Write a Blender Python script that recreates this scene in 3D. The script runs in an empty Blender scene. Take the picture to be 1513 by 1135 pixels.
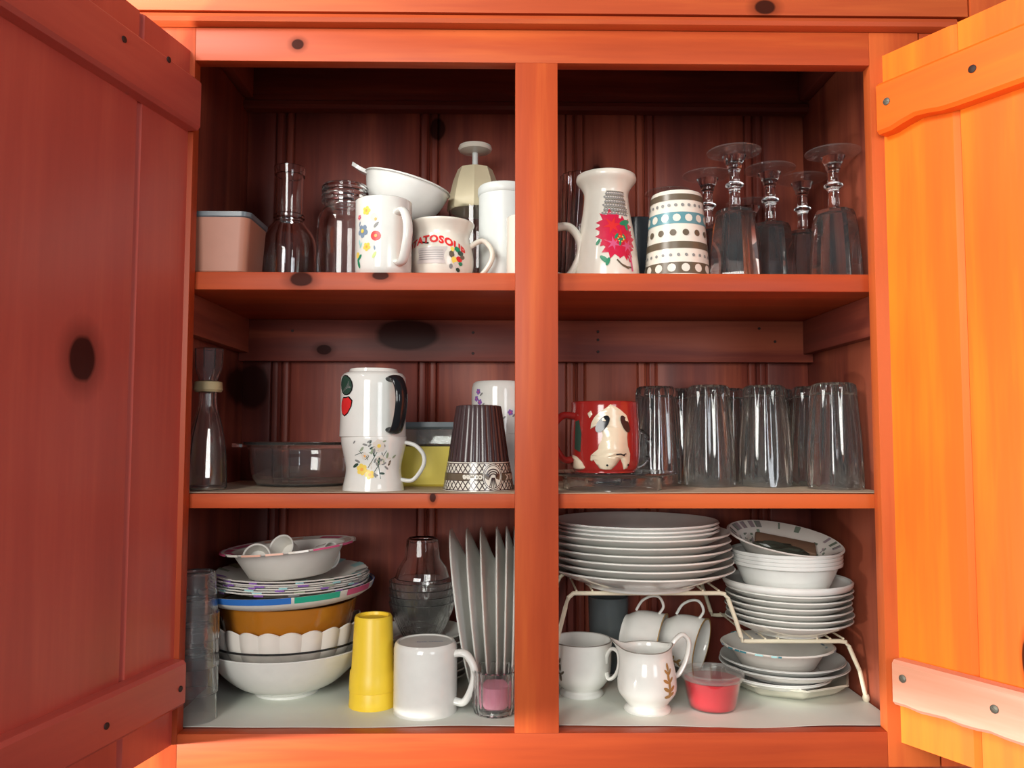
import bpy, bmesh, math, random
from math import sin, cos, pi, radians, sqrt
from mathutils import Vector, Matrix
from mathutils.geometry import tessellate_polygon

random.seed(4)
sc = bpy.context.scene
C = sc.collection
Z0 = 1.75            # eye height; all shelf heights below are relative to it

# ---------------------------------------------------------------- camera
F, YAW, PIT, ROL = 1201.5, -0.0131, 0.0636, -0.0015
fw = Vector((-sin(YAW)*cos(PIT), cos(YAW)*cos(PIT), sin(PIT)))
rt = Vector((cos(YAW), sin(YAW), 0)); up = rt.cross(fw)
r2 = rt*cos(ROL) - up*sin(ROL); u2 = rt*sin(ROL) + up*cos(ROL)
cam = bpy.data.cameras.new('camera'); co = bpy.data.objects.new('camera', cam); C.objects.link(co)
cam.sensor_width = 36; cam.lens = F/1513*36; cam.clip_start = 0.02
co.matrix_world = Matrix(((r2.x, u2.x, -fw.x, 0), (r2.y, u2.y, -fw.y, -1), (r2.z, u2.z, -fw.z, Z0), (0, 0, 0, 1)))
sc.camera = co

# ---------------------------------------------------------------- world and light
w = bpy.data.worlds.new('room_air'); sc.world = w; w.use_nodes = True
w.node_tree.nodes['Background'].inputs[0].default_value = (0.80, 0.90, 1.0, 1)
w.node_tree.nodes['Background'].inputs[1].default_value = 0.11


def area(name, loc, target, sx, sy, power, col):
    l = bpy.data.lights.new(name, 'AREA'); l.shape = 'RECTANGLE'; l.size = sx; l.size_y = sy
    l.energy = power; l.color = col
    o = bpy.data.objects.new(name, l); C.objects.link(o)
    o.location = (loc[0], loc[1], loc[2]+Z0)
    d = Vector(target) - Vector(loc)
    o.rotation_euler = d.to_track_quat('-Z', 'Y').to_euler()
    return o


area('window_light', (-0.76, -2.5, 0.55), (0.05, 0, 0.0), 0.9, 1.2, 53, (1.0, 0.98, 0.93))
area('right_fill_light', (1.3, -2.3, 0.35), (-0.3, -0.2, 0.0), 0.7, 0.9, 13, (0.92, 0.95, 1.0))  # added fill at front right that brightens the left door and interior
area('low_side_light', (-1.25, -0.60, -0.415), (0.55, -0.22, -0.335), 0.7, 0.045, 55, (1.0, 0.97, 0.9))  # unseen low source, thinned so it brightens mainly the right door's foot
area('high_left_light', (-0.95, -0.70, 0.95), (-0.3, 0, 0.5), 0.5, 0.35, 19, (1.0, 0.96, 0.9))  # unseen light added high on the left to brighten the top rail

vs = sc.view_settings
vs.view_transform = 'Standard'; vs.look = 'None'; vs.gamma = 1; vs.exposure = 0.0
vs.use_curve_mapping = False
sc.cycles.transparent_max_bounces = 40
sc.cycles.max_bounces = 14
sc.cycles.transmission_bounces = 12

# ---------------------------------------------------------------- materials
MATS = {}


def pr(name, col, rough=0.4, spec=0.5, metal=0.0, coat=0.0, trans=0.0, ior=1.45, sss=0.0, alpha=1.0, bump=0.0, bscale=60):
    if name in MATS: return MATS[name]
    m = bpy.data.materials.new(name); m.use_nodes = True
    nt = m.node_tree; b = nt.nodes['Principled BSDF']
    b.inputs['Base Color'].default_value = (*col, 1); b.inputs['Roughness'].default_value = rough
    b.inputs['Specular IOR Level'].default_value = spec
    b.inputs['Metallic'].default_value = metal
    b.inputs['Coat Weight'].default_value = coat; b.inputs['Coat Roughness'].default_value = 0.06
    b.inputs['Transmission Weight'].default_value = trans; b.inputs['IOR'].default_value = ior
    b.inputs['Alpha'].default_value = alpha
    # gentle unevenness so nothing is a dead flat colour
    tc = nt.nodes.new('ShaderNodeTexCoord'); no = nt.nodes.new('ShaderNodeTexNoise')
    no.inputs['Scale'].default_value = bscale; no.inputs['Detail'].default_value = 3
    nt.links.new(tc.outputs['Object'], no.inputs['Vector'])
    if trans < 0.5:
        mx = nt.nodes.new('ShaderNodeMix'); mx.data_type = 'RGBA'
        mx.inputs['A'].default_value = (*[c*0.93 for c in col], 1); mx.inputs['B'].default_value = (*[min(1, c*1.05) for c in col], 1)
        nt.links.new(no.outputs['Fac'], mx.inputs['Factor']); nt.links.new(mx.outputs['Result'], b.inputs['Base Color'])
    if bump:
        bp = nt.nodes.new('ShaderNodeBump'); bp.inputs['Strength'].default_value = bump; bp.inputs['Distance'].default_value = 0.001
        nt.links.new(no.outputs['Fac'], bp.inputs['Height']); nt.links.new(bp.outputs['Normal'], b.inputs['Normal'])
    MATS[name] = m
    return m


def thin_glass(name, tint=(0.97, 0.98, 0.975), rough=0.02, ior=1.5, haze=0.015):
    """thin walled clear glass: straight through, mirror by Fresnel, a trace of dust"""
    if name in MATS: return MATS[name]
    m = bpy.data.materials.new(name); m.use_nodes = True; nt = m.node_tree; N = nt.nodes
    N.remove(N['Principled BSDF']); out = N['Material Output']
    tr = N.new('ShaderNodeBsdfTransparent'); tr.inputs[0].default_value = (*tint, 1)
    gl = N.new('ShaderNodeBsdfGlossy'); gl.inputs['Roughness'].default_value = rough; gl.inputs[0].default_value = (1, 1, 1, 1)
    df = N.new('ShaderNodeBsdfDiffuse'); df.inputs[0].default_value = (0.75, 0.76, 0.74, 1)
    lw = N.new('ShaderNodeLayerWeight'); lw.inputs[0].default_value = 0.5
    pw = N.new('ShaderNodeMath'); pw.operation = 'POWER'; pw.inputs[1].default_value = 4.0; nt.links.new(lw.outputs['Facing'], pw.inputs[0])
    fr = N.new('ShaderNodeMath'); fr.operation = 'MULTIPLY_ADD'; fr.inputs[1].default_value = 0.80; fr.inputs[2].default_value = ((ior-1)/(ior+1))**2*1.3
    nt.links.new(pw.outputs[0], fr.inputs[0])
    mx = N.new('ShaderNodeMixShader'); m2 = N.new('ShaderNodeMixShader'); m2.inputs[0].default_value = haze
    nt.links.new(fr.outputs[0], mx.inputs[0]); nt.links.new(tr.outputs[0], mx.inputs[1]); nt.links.new(gl.outputs[0], mx.inputs[2])
    nt.links.new(mx.outputs[0], m2.inputs[1]); nt.links.new(df.outputs[0], m2.inputs[2]); nt.links.new(m2.outputs[0], out.inputs[0])
    MATS[name] = m
    return m


def wood(name, axis='Z', dark=(0.20, 0.030, 0.012), mid=(0.46, 0.085, 0.022), light=(0.66, 0.17, 0.040), rough=0.42, knots=(), var=0.22, coat=0.05, spec=0.22):
    """varnished knotty pine; axis = grain direction in the object's own frame; knots = (x,y,z,rx,ry,rz)"""
    m = bpy.data.materials.new(name); m.use_nodes = True; nt = m.node_tree; N = nt.nodes; L = nt.links
    b = N['Principled BSDF']; tc = N.new('ShaderNodeTexCoord'); oi = N.new('ShaderNodeObjectInfo')
    off = N.new('ShaderNodeVectorMath'); off.operation = 'SCALE'; off.inputs[0].default_value = (3.1, 5.7, 2.3)
    L.new(oi.outputs['Random'], off.inputs['Scale'])
    add = N.new('ShaderNodeVectorMath'); add.operation = 'ADD'; L.new(tc.outputs['Object'], add.inputs[0]); L.new(off.outputs[0], add.inputs[1])
    sc3 = {'X': (0.9, 14, 14), 'Y': (14, 0.9, 14), 'Z': (14, 14, 0.9)}[axis]
    mp = N.new('ShaderNodeMapping'); mp.inputs['Scale'].default_value = sc3; L.new(add.outputs[0], mp.inputs[0])
    n1 = N.new('ShaderNodeTexNoise'); n1.inputs['Scale'].default_value = 1.3; n1.inputs['Detail'].default_value = 5; n1.inputs['Distortion'].default_value = 0.6
    L.new(mp.outputs[0], n1.inputs[0])
    mp2 = N.new('ShaderNodeMapping'); mp2.inputs['Scale'].default_value = tuple(s*7 for s in sc3); L.new(add.outputs[0], mp2.inputs[0])
    n2 = N.new('ShaderNodeTexNoise'); n2.inputs['Scale'].default_value = 1.6; n2.inputs['Detail'].default_value = 4; L.new(mp2.outputs[0], n2.inputs[0])
    n3 = N.new('ShaderNodeTexNoise'); n3.inputs['Scale'].default_value = 3.0; n3.inputs['Detail'].default_value = 2; L.new(add.outputs[0], n3.inputs[0])
    s = N.new('ShaderNodeMath'); s.operation = 'MULTIPLY_ADD'; s.inputs[1].default_value = 0.26; L.new(n2.outputs[0], s.inputs[0]); L.new(n1.outputs[0], s.inputs[2])
    s2 = N.new('ShaderNodeMath'); s2.operation = 'MULTIPLY_ADD'; s2.inputs[1].default_value = 0.45; L.new(n3.outputs[0], s2.inputs[0]); L.new(s.outputs[0], s2.inputs[2])
    s3 = N.new('ShaderNodeMath'); s3.operation = 'MULTIPLY_ADD'; s3.inputs[1].default_value = var; L.new(oi.outputs['Random'], s3.inputs[0]); L.new(s2.outputs[0], s3.inputs[2])
    cr = N.new('ShaderNodeValToRGB'); e = cr.color_ramp.elements
    e[0].position = 0.50; e[0].color = (*dark, 1); e[1].position = 1.22 if False else 1.0; e[1].color = (*light, 1)
    x = e.new(0.80); x.color = (*mid, 1)
    sub = N.new('ShaderNodeMath'); sub.operation = 'MULTIPLY'; sub.inputs[1].default_value = 0.86; L.new(s3.outputs[0], sub.inputs[0])
    L.new(sub.outputs[0], cr.inputs[0])
    col = cr.outputs[0]; sp = None
    for k, kn in enumerate(knots):
        sb = N.new('ShaderNodeVectorMath'); sb.operation = 'SUBTRACT'; sb.inputs[1].default_value = kn[:3]; L.new(tc.outputs['Object'], sb.inputs[0])
        dv = N.new('ShaderNodeVectorMath'); dv.operation = 'DIVIDE'; dv.inputs[1].default_value = kn[3:6]; L.new(sb.outputs[0], dv.inputs[0])
        ln = N.new('ShaderNodeVectorMath'); ln.operation = 'LENGTH'; L.new(dv.outputs[0], ln.inputs[0])
        nn = N.new('ShaderNodeMath'); nn.operation = 'MULTIPLY_ADD'; nn.inputs[1].default_value = 0.5; L.new(n1.outputs[0], nn.inputs[0]); L.new(ln.outputs['Value'], nn.inputs[2])
        mr = N.new('ShaderNodeMapRange'); mr.inputs['From Min'].default_value = 1.05; mr.inputs['From Max'].default_value = 1.4
        mr.inputs['To Min'].default_value = 0.93; mr.inputs['To Max'].default_value = 0
        L.new(nn.outputs[0], mr.inputs[0])
        mr2 = N.new('ShaderNodeMapRange'); mr2.inputs['From Min'].default_value = 1.3; mr2.inputs['From Max'].default_value = 2.1
        mr2.inputs['To Min'].default_value = 0.40; mr2.inputs['To Max'].default_value = 0
        L.new(nn.outputs[0], mr2.inputs[0])
        mxr = N.new('ShaderNodeMath'); mxr.operation = 'MAXIMUM'; L.new(mr.outputs[0], mxr.inputs[0]); L.new(mr2.outputs[0], mxr.inputs[1])
        mx = N.new('ShaderNodeMix'); mx.data_type = 'RGBA'; L.new(mxr.outputs[0], mx.inputs['Factor']); L.new(col, mx.inputs['A'])
        mx.inputs['B'].default_value = (0.022, 0.007, 0.006, 1); col = mx.outputs['Result']
        iv = N.new('ShaderNodeMath'); iv.operation = 'MULTIPLY_ADD'; iv.inputs[1].default_value = -spec; iv.inputs[2].default_value = spec if k == 0 else 0
        L.new(mxr.outputs[0], iv.inputs[0])
        if sp is not None: L.new(sp, iv.inputs[2])
        iv.use_clamp = True; sp = iv.outputs[0]
    L.new(col, b.inputs['Base Color'])
    rr = N.new('ShaderNodeMapRange'); rr.inputs['To Min'].default_value = rough-0.06; rr.inputs['To Max'].default_value = rough+0.12
    L.new(n3.outputs[0], rr.inputs[0]); L.new(rr.outputs[0], b.inputs['Roughness'])
    b.inputs['Specular IOR Level'].default_value = spec
    if sp is not None: L.new(sp, b.inputs['Specular IOR Level'])
    b.inputs['Coat Weight'].default_value = coat; b.inputs['Coat Roughness'].default_value = 0.3
    bp = N.new('ShaderNodeBump'); bp.inputs['Strength'].default_value = 0.25; bp.inputs['Distance'].default_value = 0.0006
    L.new(n2.outputs[0], bp.inputs['Height']); L.new(bp.outputs[0], b.inputs['Normal'])
    MATS[name] = m
    return m


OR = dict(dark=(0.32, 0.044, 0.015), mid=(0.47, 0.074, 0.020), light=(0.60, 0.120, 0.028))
W_face_z = wood('pine_face_upright', 'Z', **OR)
W_face_x = wood('pine_face_level', 'X', **OR, knots=[(-.2578, 0, .4925, .008, .03, .007), (.333, 0, .543, .014, .03, .010)])
W_shelf1 = wood('pine_upper_shelf', 'X', **OR, knots=[(-.2529, .019, .197, .016, .02, .010), (-.1532, .019, .202, .012, .015, .006)])
W_shelf2 = wood('pine_lower_shelf', 'X', **OR, knots=[(-.085, .019, -.077, .004, .01, .006)])
IN = dict(dark=(0.075, 0.017, 0.015), mid=(0.185, 0.038, 0.025), light=(0.33, 0.080, 0.042))  # same pine, its colour darkened for the shade inside the cabinet
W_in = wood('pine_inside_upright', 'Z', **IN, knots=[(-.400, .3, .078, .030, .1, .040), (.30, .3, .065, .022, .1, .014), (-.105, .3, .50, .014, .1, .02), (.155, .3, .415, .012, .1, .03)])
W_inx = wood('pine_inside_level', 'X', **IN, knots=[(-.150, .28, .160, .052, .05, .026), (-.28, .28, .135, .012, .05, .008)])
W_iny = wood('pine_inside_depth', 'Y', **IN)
LD = dict(dark=(0.42, 0.068, 0.050), mid=(0.52, 0.092, 0.066), light=(0.60, 0.125, 0.082))  # same pine, with the pinkish haze of reflected light mixed into its colour
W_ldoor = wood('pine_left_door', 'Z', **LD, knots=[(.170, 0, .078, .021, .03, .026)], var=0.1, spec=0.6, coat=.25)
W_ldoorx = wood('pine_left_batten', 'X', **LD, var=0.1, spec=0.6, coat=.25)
RD = dict(dark=(0.80, 0.115, 0.012), mid=(0.86, 0.150, 0.012), light=(0.93, 0.215, 0.012))  # same pine, its colour raised to carry the strong light on this door
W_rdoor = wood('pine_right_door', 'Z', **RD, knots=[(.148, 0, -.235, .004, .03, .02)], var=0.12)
W_rdoorx = wood('pine_right_batten', 'X', **RD, var=0.05)
W_pale = wood('pale_pine_batten', 'X', dark=(.62, .26, .15), mid=(.74, .34, .23), light=(.80, .45, .33), rough=.5, coat=.05)  # paler, pinker pine for the right door's lower batten
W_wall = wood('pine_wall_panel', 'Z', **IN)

WH = pr('white_china', (0.80, 0.80, 0.75), 0.12, coat=0.3)
WH2 = pr('white_opal_glass', (0.83, 0.84, 0.80), 0.10, coat=0.4)
CREAM = pr('cream_stoneware', (0.80, 0.76, 0.66), 0.18, coat=0.3)
PAPER = pr('white_paperboard', (0.74, 0.71, 0.65), 0.55)
PLAST = pr('milky_plastic', (0.66, 0.70, 0.68), 0.35)
CRMPL = pr('cream_plastic', (0.70, 0.62, 0.42), 0.4)
YEL = pr('yellow_plastic', (0.95, 0.66, 0.045), 0.38)
YELD = pr('pale_yellow_plastic', (0.70, 0.57, 0.09), 0.4)
PINKB = pr('salmon_contents', (0.46, 0.20, 0.13), 0.45)
GREYLID = pr('smoky_plastic_lid', (0.13, 0.16, 0.18), 0.3)
DGREY = pr('dark_grey_glaze', (0.045, 0.055, 0.065), 0.2)
BROWN = pr('dark_brown_glaze', (0.050, 0.030, 0.032), 0.25, coat=0.3)
BRN2 = pr('olive_brown_print', (0.13, 0.10, 0.065), 0.3)
TEAL = pr('teal_print', (0.12, 0.30, 0.34), 0.3)
RED = pr('red_glaze', (0.36, 0.022, 0.018), 0.14, coat=0.5)
REDP = pr('red_print', (0.72, 0.03, 0.03), 0.3)
CRIM = pr('crimson_print', (0.62, 0.015, 0.06), 0.3)
GRN = pr('green_print', (0.02, 0.25, 0.12), 0.3)
DGRN = pr('dark_green_print', (0.03, 0.07, 0.05), 0.3)
ORG = pr('orange_print', (0.90, 0.42, 0.10), 0.3)
YLP = pr('yellow_print', (0.90, 0.66, 0.12), 0.3)
BLUEP = pr('grey_blue_print', (0.22, 0.30, 0.40), 0.3)
BLUE = pr('bright_blue_print', (0.03, 0.16, 0.52), 0.4)
AQUA = pr('pale_aqua_print', (0.35, 0.66, 0.66), 0.4)
EMER = pr('emerald_print', (0.02, 0.38, 0.24), 0.4)
PURP = pr('purple_print', (0.26, 0.12, 0.44), 0.4)
PINK = pr('pink_print', (0.66, 0.10, 0.22), 0.4)
GREYP = pr('grey_print', (0.25, 0.25, 0.24), 0.4)
BEIGE = pr('beige_print', (0.72, 0.66, 0.58), 0.4)
BLACK = pr('black_glaze', (0.012, 0.012, 0.014), 0.12)
GOLD = pr('old_gold_print', (0.42, 0.26, 0.09), 0.35, metal=0.3)
AMBER = pr('amber_glass', (0.55, 0.20, 0.02), 0.12, trans=0.25, coat=0.5)
WIRE = pr('cream_coated_wire', (0.80, 0.73, 0.55), 0.35)
STEEL = pr('dull_screw_steel', (0.16, 0.15, 0.12), 0.5, metal=0.6)
HOLE = pr('dark_screw_hole', (0.03, 0.012, 0.01), 0.6)
REDJ = pr('red_jelly', (0.62, 0.004, 0.022), 0.35)
LINER = pr('white_shelf_paper', (0.74, 0.77, 0.69), 0.5, bump=0.2, bscale=18)
TAN = pr('tan_shelf_paper', (0.58, 0.46, 0.33), 0.6)
KRAFT = pr('brown_kraft_paper', (0.20, 0.12, 0.075), 0.6)
WRAP = pr('dark_crumpled_wrapper', (0.05, 0.06, 0.045), 0.3, bump=0.6, bscale=90)
GL = pr('clear_glass', (1, 1, 1), 0.0, trans=1.0, ior=1.45)
TG = thin_glass('thin_clear_wall')
GLD = thin_glass('dusty_clear_plastic', (0.95, 0.96, 0.95), 0.06, 1.5, 0.09)
GLP = thin_glass('frosty_cup_plastic', (0.95, 0.96, 0.96), 0.05, 1.6, 0.13)
GLC = pr('cut_clear_glass', (0.99, 1, 0.995), 0.0, trans=0.985, ior=1.5)
FROST = pr('dimpled_clear_plastic', (.98, .99, .99), 0.02, trans=0.97, ior=1.4)
FOOT = thin_glass('goblet_foot_glass', (0.95, 0.96, 0.96), 0.03, 1.75, 0.05)
SOLID = pr('solid_clear_glass', (1, 1, 1), 0.0, trans=1.0, ior=1.5)
ROSEG = pr('rose_wax', (0.80, 0.30, 0.42), 0.4)

# ---------------------------------------------------------------- helpers


def finish(bm, ang=38, smooth=True):
    me = bpy.data.meshes.new('m')
    bmesh.ops.recalc_face_normals(bm, faces=bm.faces[:])
    bm.to_mesh(me); bm.free()
    if smooth:
        for p in me.polygons: p.use_smooth = True
        me.set_sharp_from_angle(angle=radians(ang))
    return me


def obj(name, me, mat, parent=None, loc=None, label=None):
    if isinstance(me, bmesh.types.BMesh): me = finish(me)
    me.name = name
    if mat is not None:
        for m in (mat if isinstance(mat, (list, tuple)) else [mat]): me.materials.append(m)
    o = bpy.data.objects.new(name, me); C.objects.link(o)
    if parent: o.parent = parent
    if loc: o.location = loc
    if label: o['label'] = label
    return o


def tag(o, label, cat, group=None):
    o['label'] = label; o['category'] = cat
    if group: o['group'] = group
    return o


def thing(name, label, cat, loc, rotz=0.0, group=None, rot=None):
    o = bpy.data.objects.new(name, None); C.objects.link(o)
    o.location = (loc[0], loc[1], loc[2]+Z0)
    o.rotation_euler = rot if rot else (0, 0, radians(rotz))
    o.empty_display_size = 0.02
    return tag(o, label, cat, group)


def place(o, loc, rotz=0.0, rot=None):
    o.location = (loc[0], loc[1], loc[2]+Z0)
    o.rotation_euler = rot if rot else (0, 0, radians(rotz))
    return o


def dup(root, loc, label, rotz=0.0, group=None, scale=None):
    r = root.copy(); C.objects.link(r); r.location = (loc[0], loc[1], loc[2]+Z0); r.rotation_euler = (0, 0, radians(rotz))
    r['label'] = label
    if group: r['group'] = group
    if scale: r.scale = scale
    for ch in list(root.children):
        c = ch.copy(); C.objects.link(c); c.parent = r
        for g in ch.children:
            d = g.copy(); C.objects.link(d); d.parent = c
    return r


def lathe(prof, seg=48, rf=None, bm=None, close=False):
    bm = bm or bmesh.new(); rings = []
    pts = prof + ([prof[0]] if close else [])
    for (r, z) in pts:
        if r < 1e-6: rings.append([bm.verts.new((0, 0, z))]); continue
        ring = []
        for i in range(seg):
            a = 2*pi*i/seg
            q = r*(rf(a, z, r) if rf else 1)
            ring.append(bm.verts.new((q*cos(a), q*sin(a), z)))
        rings.append(ring)
    for A, B in zip(rings, rings[1:]):
        for i in range(seg):
            j = (i+1) % seg
            if len(A) == 1 and len(B) == 1: continue
            if len(A) == 1: bm.faces.new((A[0], B[j], B[i]))
            elif len(B) == 1: bm.faces.new((A[i], A[j], B[0]))
            else: bm.faces.new((A[i], A[j], B[j], B[i]))
    return bm


def shell(outer, t):
    """closed wall: the outer profile (centre bottom to rim) plus its offset inner side"""
    n = len(outer); inner = []
    for i in range(n):
        a = Vector(outer[max(0, i-1)]); b = Vector(outer[min(n-1, i+1)]); d = (b-a).normalized()
        nx, nz = -d.y, d.x
        p = (max(0.0, outer[i][0]+nx*t), outer[i][1]+nz*t)
        inner.append(p)
    inner[0] = (0.0, inner[0][1] if n > 1 else t)
    last = outer[-1]; inner[-1] = (max(0, last[0]-abs(t)), last[1])
    mid = (last[0]-t*0.5, last[1]+(t*0.35 if outer[-1][1] >= outer[-2][1] else -t*0.35))
    return list(outer)+[mid]+inner[::-1]


def flip(prof, h): return [(r, h-z) for r, z in prof]


def arcprof(pts, n=6):
    """Catmull-Rom smoothing of an (r,z) profile"""
    out = []; P = [pts[0]]+list(pts)+[pts[-1]]
    for i in range(1, len(P)-2):
        p0, p1, p2, p3 = [Vector(p) for p in P[i-1:i+3]]
        for k in range(n):
            t = k/n
            q = 0.5*((2*p1)+(-p0+p2)*t+(2*p0-5*p1+4*p2-p3)*t*t+(-p0+3*p1-3*p2+p3)*t**3)
            out.append((max(0, q.x), q.y))
    out.append(tuple(pts[-1]))
    return out


def tube(path, rad, seg=10, closed=False, flat=1.0, bm=None, caps=True, updir=None):
    bm = bm or bmesh.new(); P = [Vector(p) for p in path]; n = len(P); rings = []
    for i in range(n):
        if closed: d = P[(i+1) % n]-P[i-1]
        else: d = P[min(n-1, i+1)]-P[max(0, i-1)]
        d.normalize()
        uvec = Vector(updir) if updir else (Vector((0, 0, 1)) if abs(d.z) < 0.9 else Vector((0, 1, 0)))
        s = d.cross(uvec)
        if s.length < 1e-5: s = d.cross(Vector((1, 0, 0)))
        s.normalize(); v = s.cross(d).normalized()
        r = rad[i] if isinstance(rad, (list, tuple)) else rad
        vflat = 1.0
        if updir: vflat, fl_ = flat, 1.0
        else: fl_ = flat
        rings.append([bm.verts.new(P[i]+s*(r*cos(2*pi*k/seg))*fl_+v*(r*sin(2*pi*k/seg))*vflat) for k in range(seg)])
    for i in range(n if closed else n-1):
        A, B = rings[i], rings[(i+1) % n]
        for k in range(seg): bm.faces.new((A[k], A[(k+1) % seg], B[(k+1) % seg], B[k]))
    if caps and not closed:
        bm.faces.new(rings[0][::-1]); bm.faces.new(rings[-1])
    return bm


def smooth_path(pts, n=6):
    P = [Vector(pts[0])]+[Vector(p) for p in pts]+[Vector(pts[-1])]; out = []
    for i in range(1, len(P)-2):
        p0, p1, p2, p3 = P[i-1:i+3]
        for k in range(n):
            t = k/n
            out.append(0.5*((2*p1)+(-p0+p2)*t+(2*p0-5*p1+4*p2-p3)*t*t+(-p0+3*p1-3*p2+p3)*t**3))
    out.append(P[-1])
    return out


def handle(r0, z0, r1, z1, reach, rad=0.0045, ang=0.0, flat=1.5, zt=None, zbm=None):
    """mug handle: leaves the wall at (r0,z0), returns at (r1,z1), reaches out to radius reach"""
    zt = zt if zt is not None else z0; zbm = zbm if zbm is not None else z1
    pts = [(r0-0.002, 0, z0), (r0+(reach-r0)*0.55, 0, zt), (reach, 0, zt*0.72+zbm*0.28), (reach*0.985, 0, zt*0.38+zbm*0.62), (r1+(reach-r1)*0.5, 0, zbm), (r1-0.002, 0, z1)]
    a = radians(ang)
    path = [(p.x*cos(a), p.x*sin(a), p.z) for p in smooth_path(pts, 6)]
    return tube(path, rad, 12, flat=flat, updir=(-sin(a), cos(a), 0))


def box(x0, x1, y0, y1, z0, z1, bev=0.0015, seg=2, bm=None):
    b2 = bmesh.new()
    bmesh.ops.create_cube(b2, size=1)
    for v in b2.verts:
        v.co = Vector(((x0+x1)/2+v.co.x*(x1-x0), (y0+y1)/2+v.co.y*(y1-y0), (z0+z1)/2+v.co.z*(z1-z0)))
    if bev: bmesh.ops.bevel(b2, geom=b2.edges[:], offset=bev, segments=seg, affect='EDGES', profile=0.6)
    if bm is None: return b2
    me = bpy.data.meshes.new('t'); b2.to_mesh(me); b2.free(); bm.from_mesh(me); bpy.data.meshes.remove(me)
    return bm


def extrude_profile(pts, axis, a0, a1, bm=None):
    """polygon pts in the plane across axis, extruded from a0 to a1"""
    bm = bm or bmesh.new()
    def P(u, v, t): return {'Z': (u, v, t), 'X': (t, u, v), 'Y': (u, t, v)}[axis]
    A = [bm.verts.new(P(u, v, a0)) for u, v in pts]; B = [bm.verts.new(P(u, v, a1)) for u, v in pts]
    n = len(pts)
    for i in range(n): bm.faces.new((A[i], A[(i+1) % n], B[(i+1) % n], B[i]))
    bm.faces.new(A[::-1]); bm.faces.new(B)
    return bm


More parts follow.
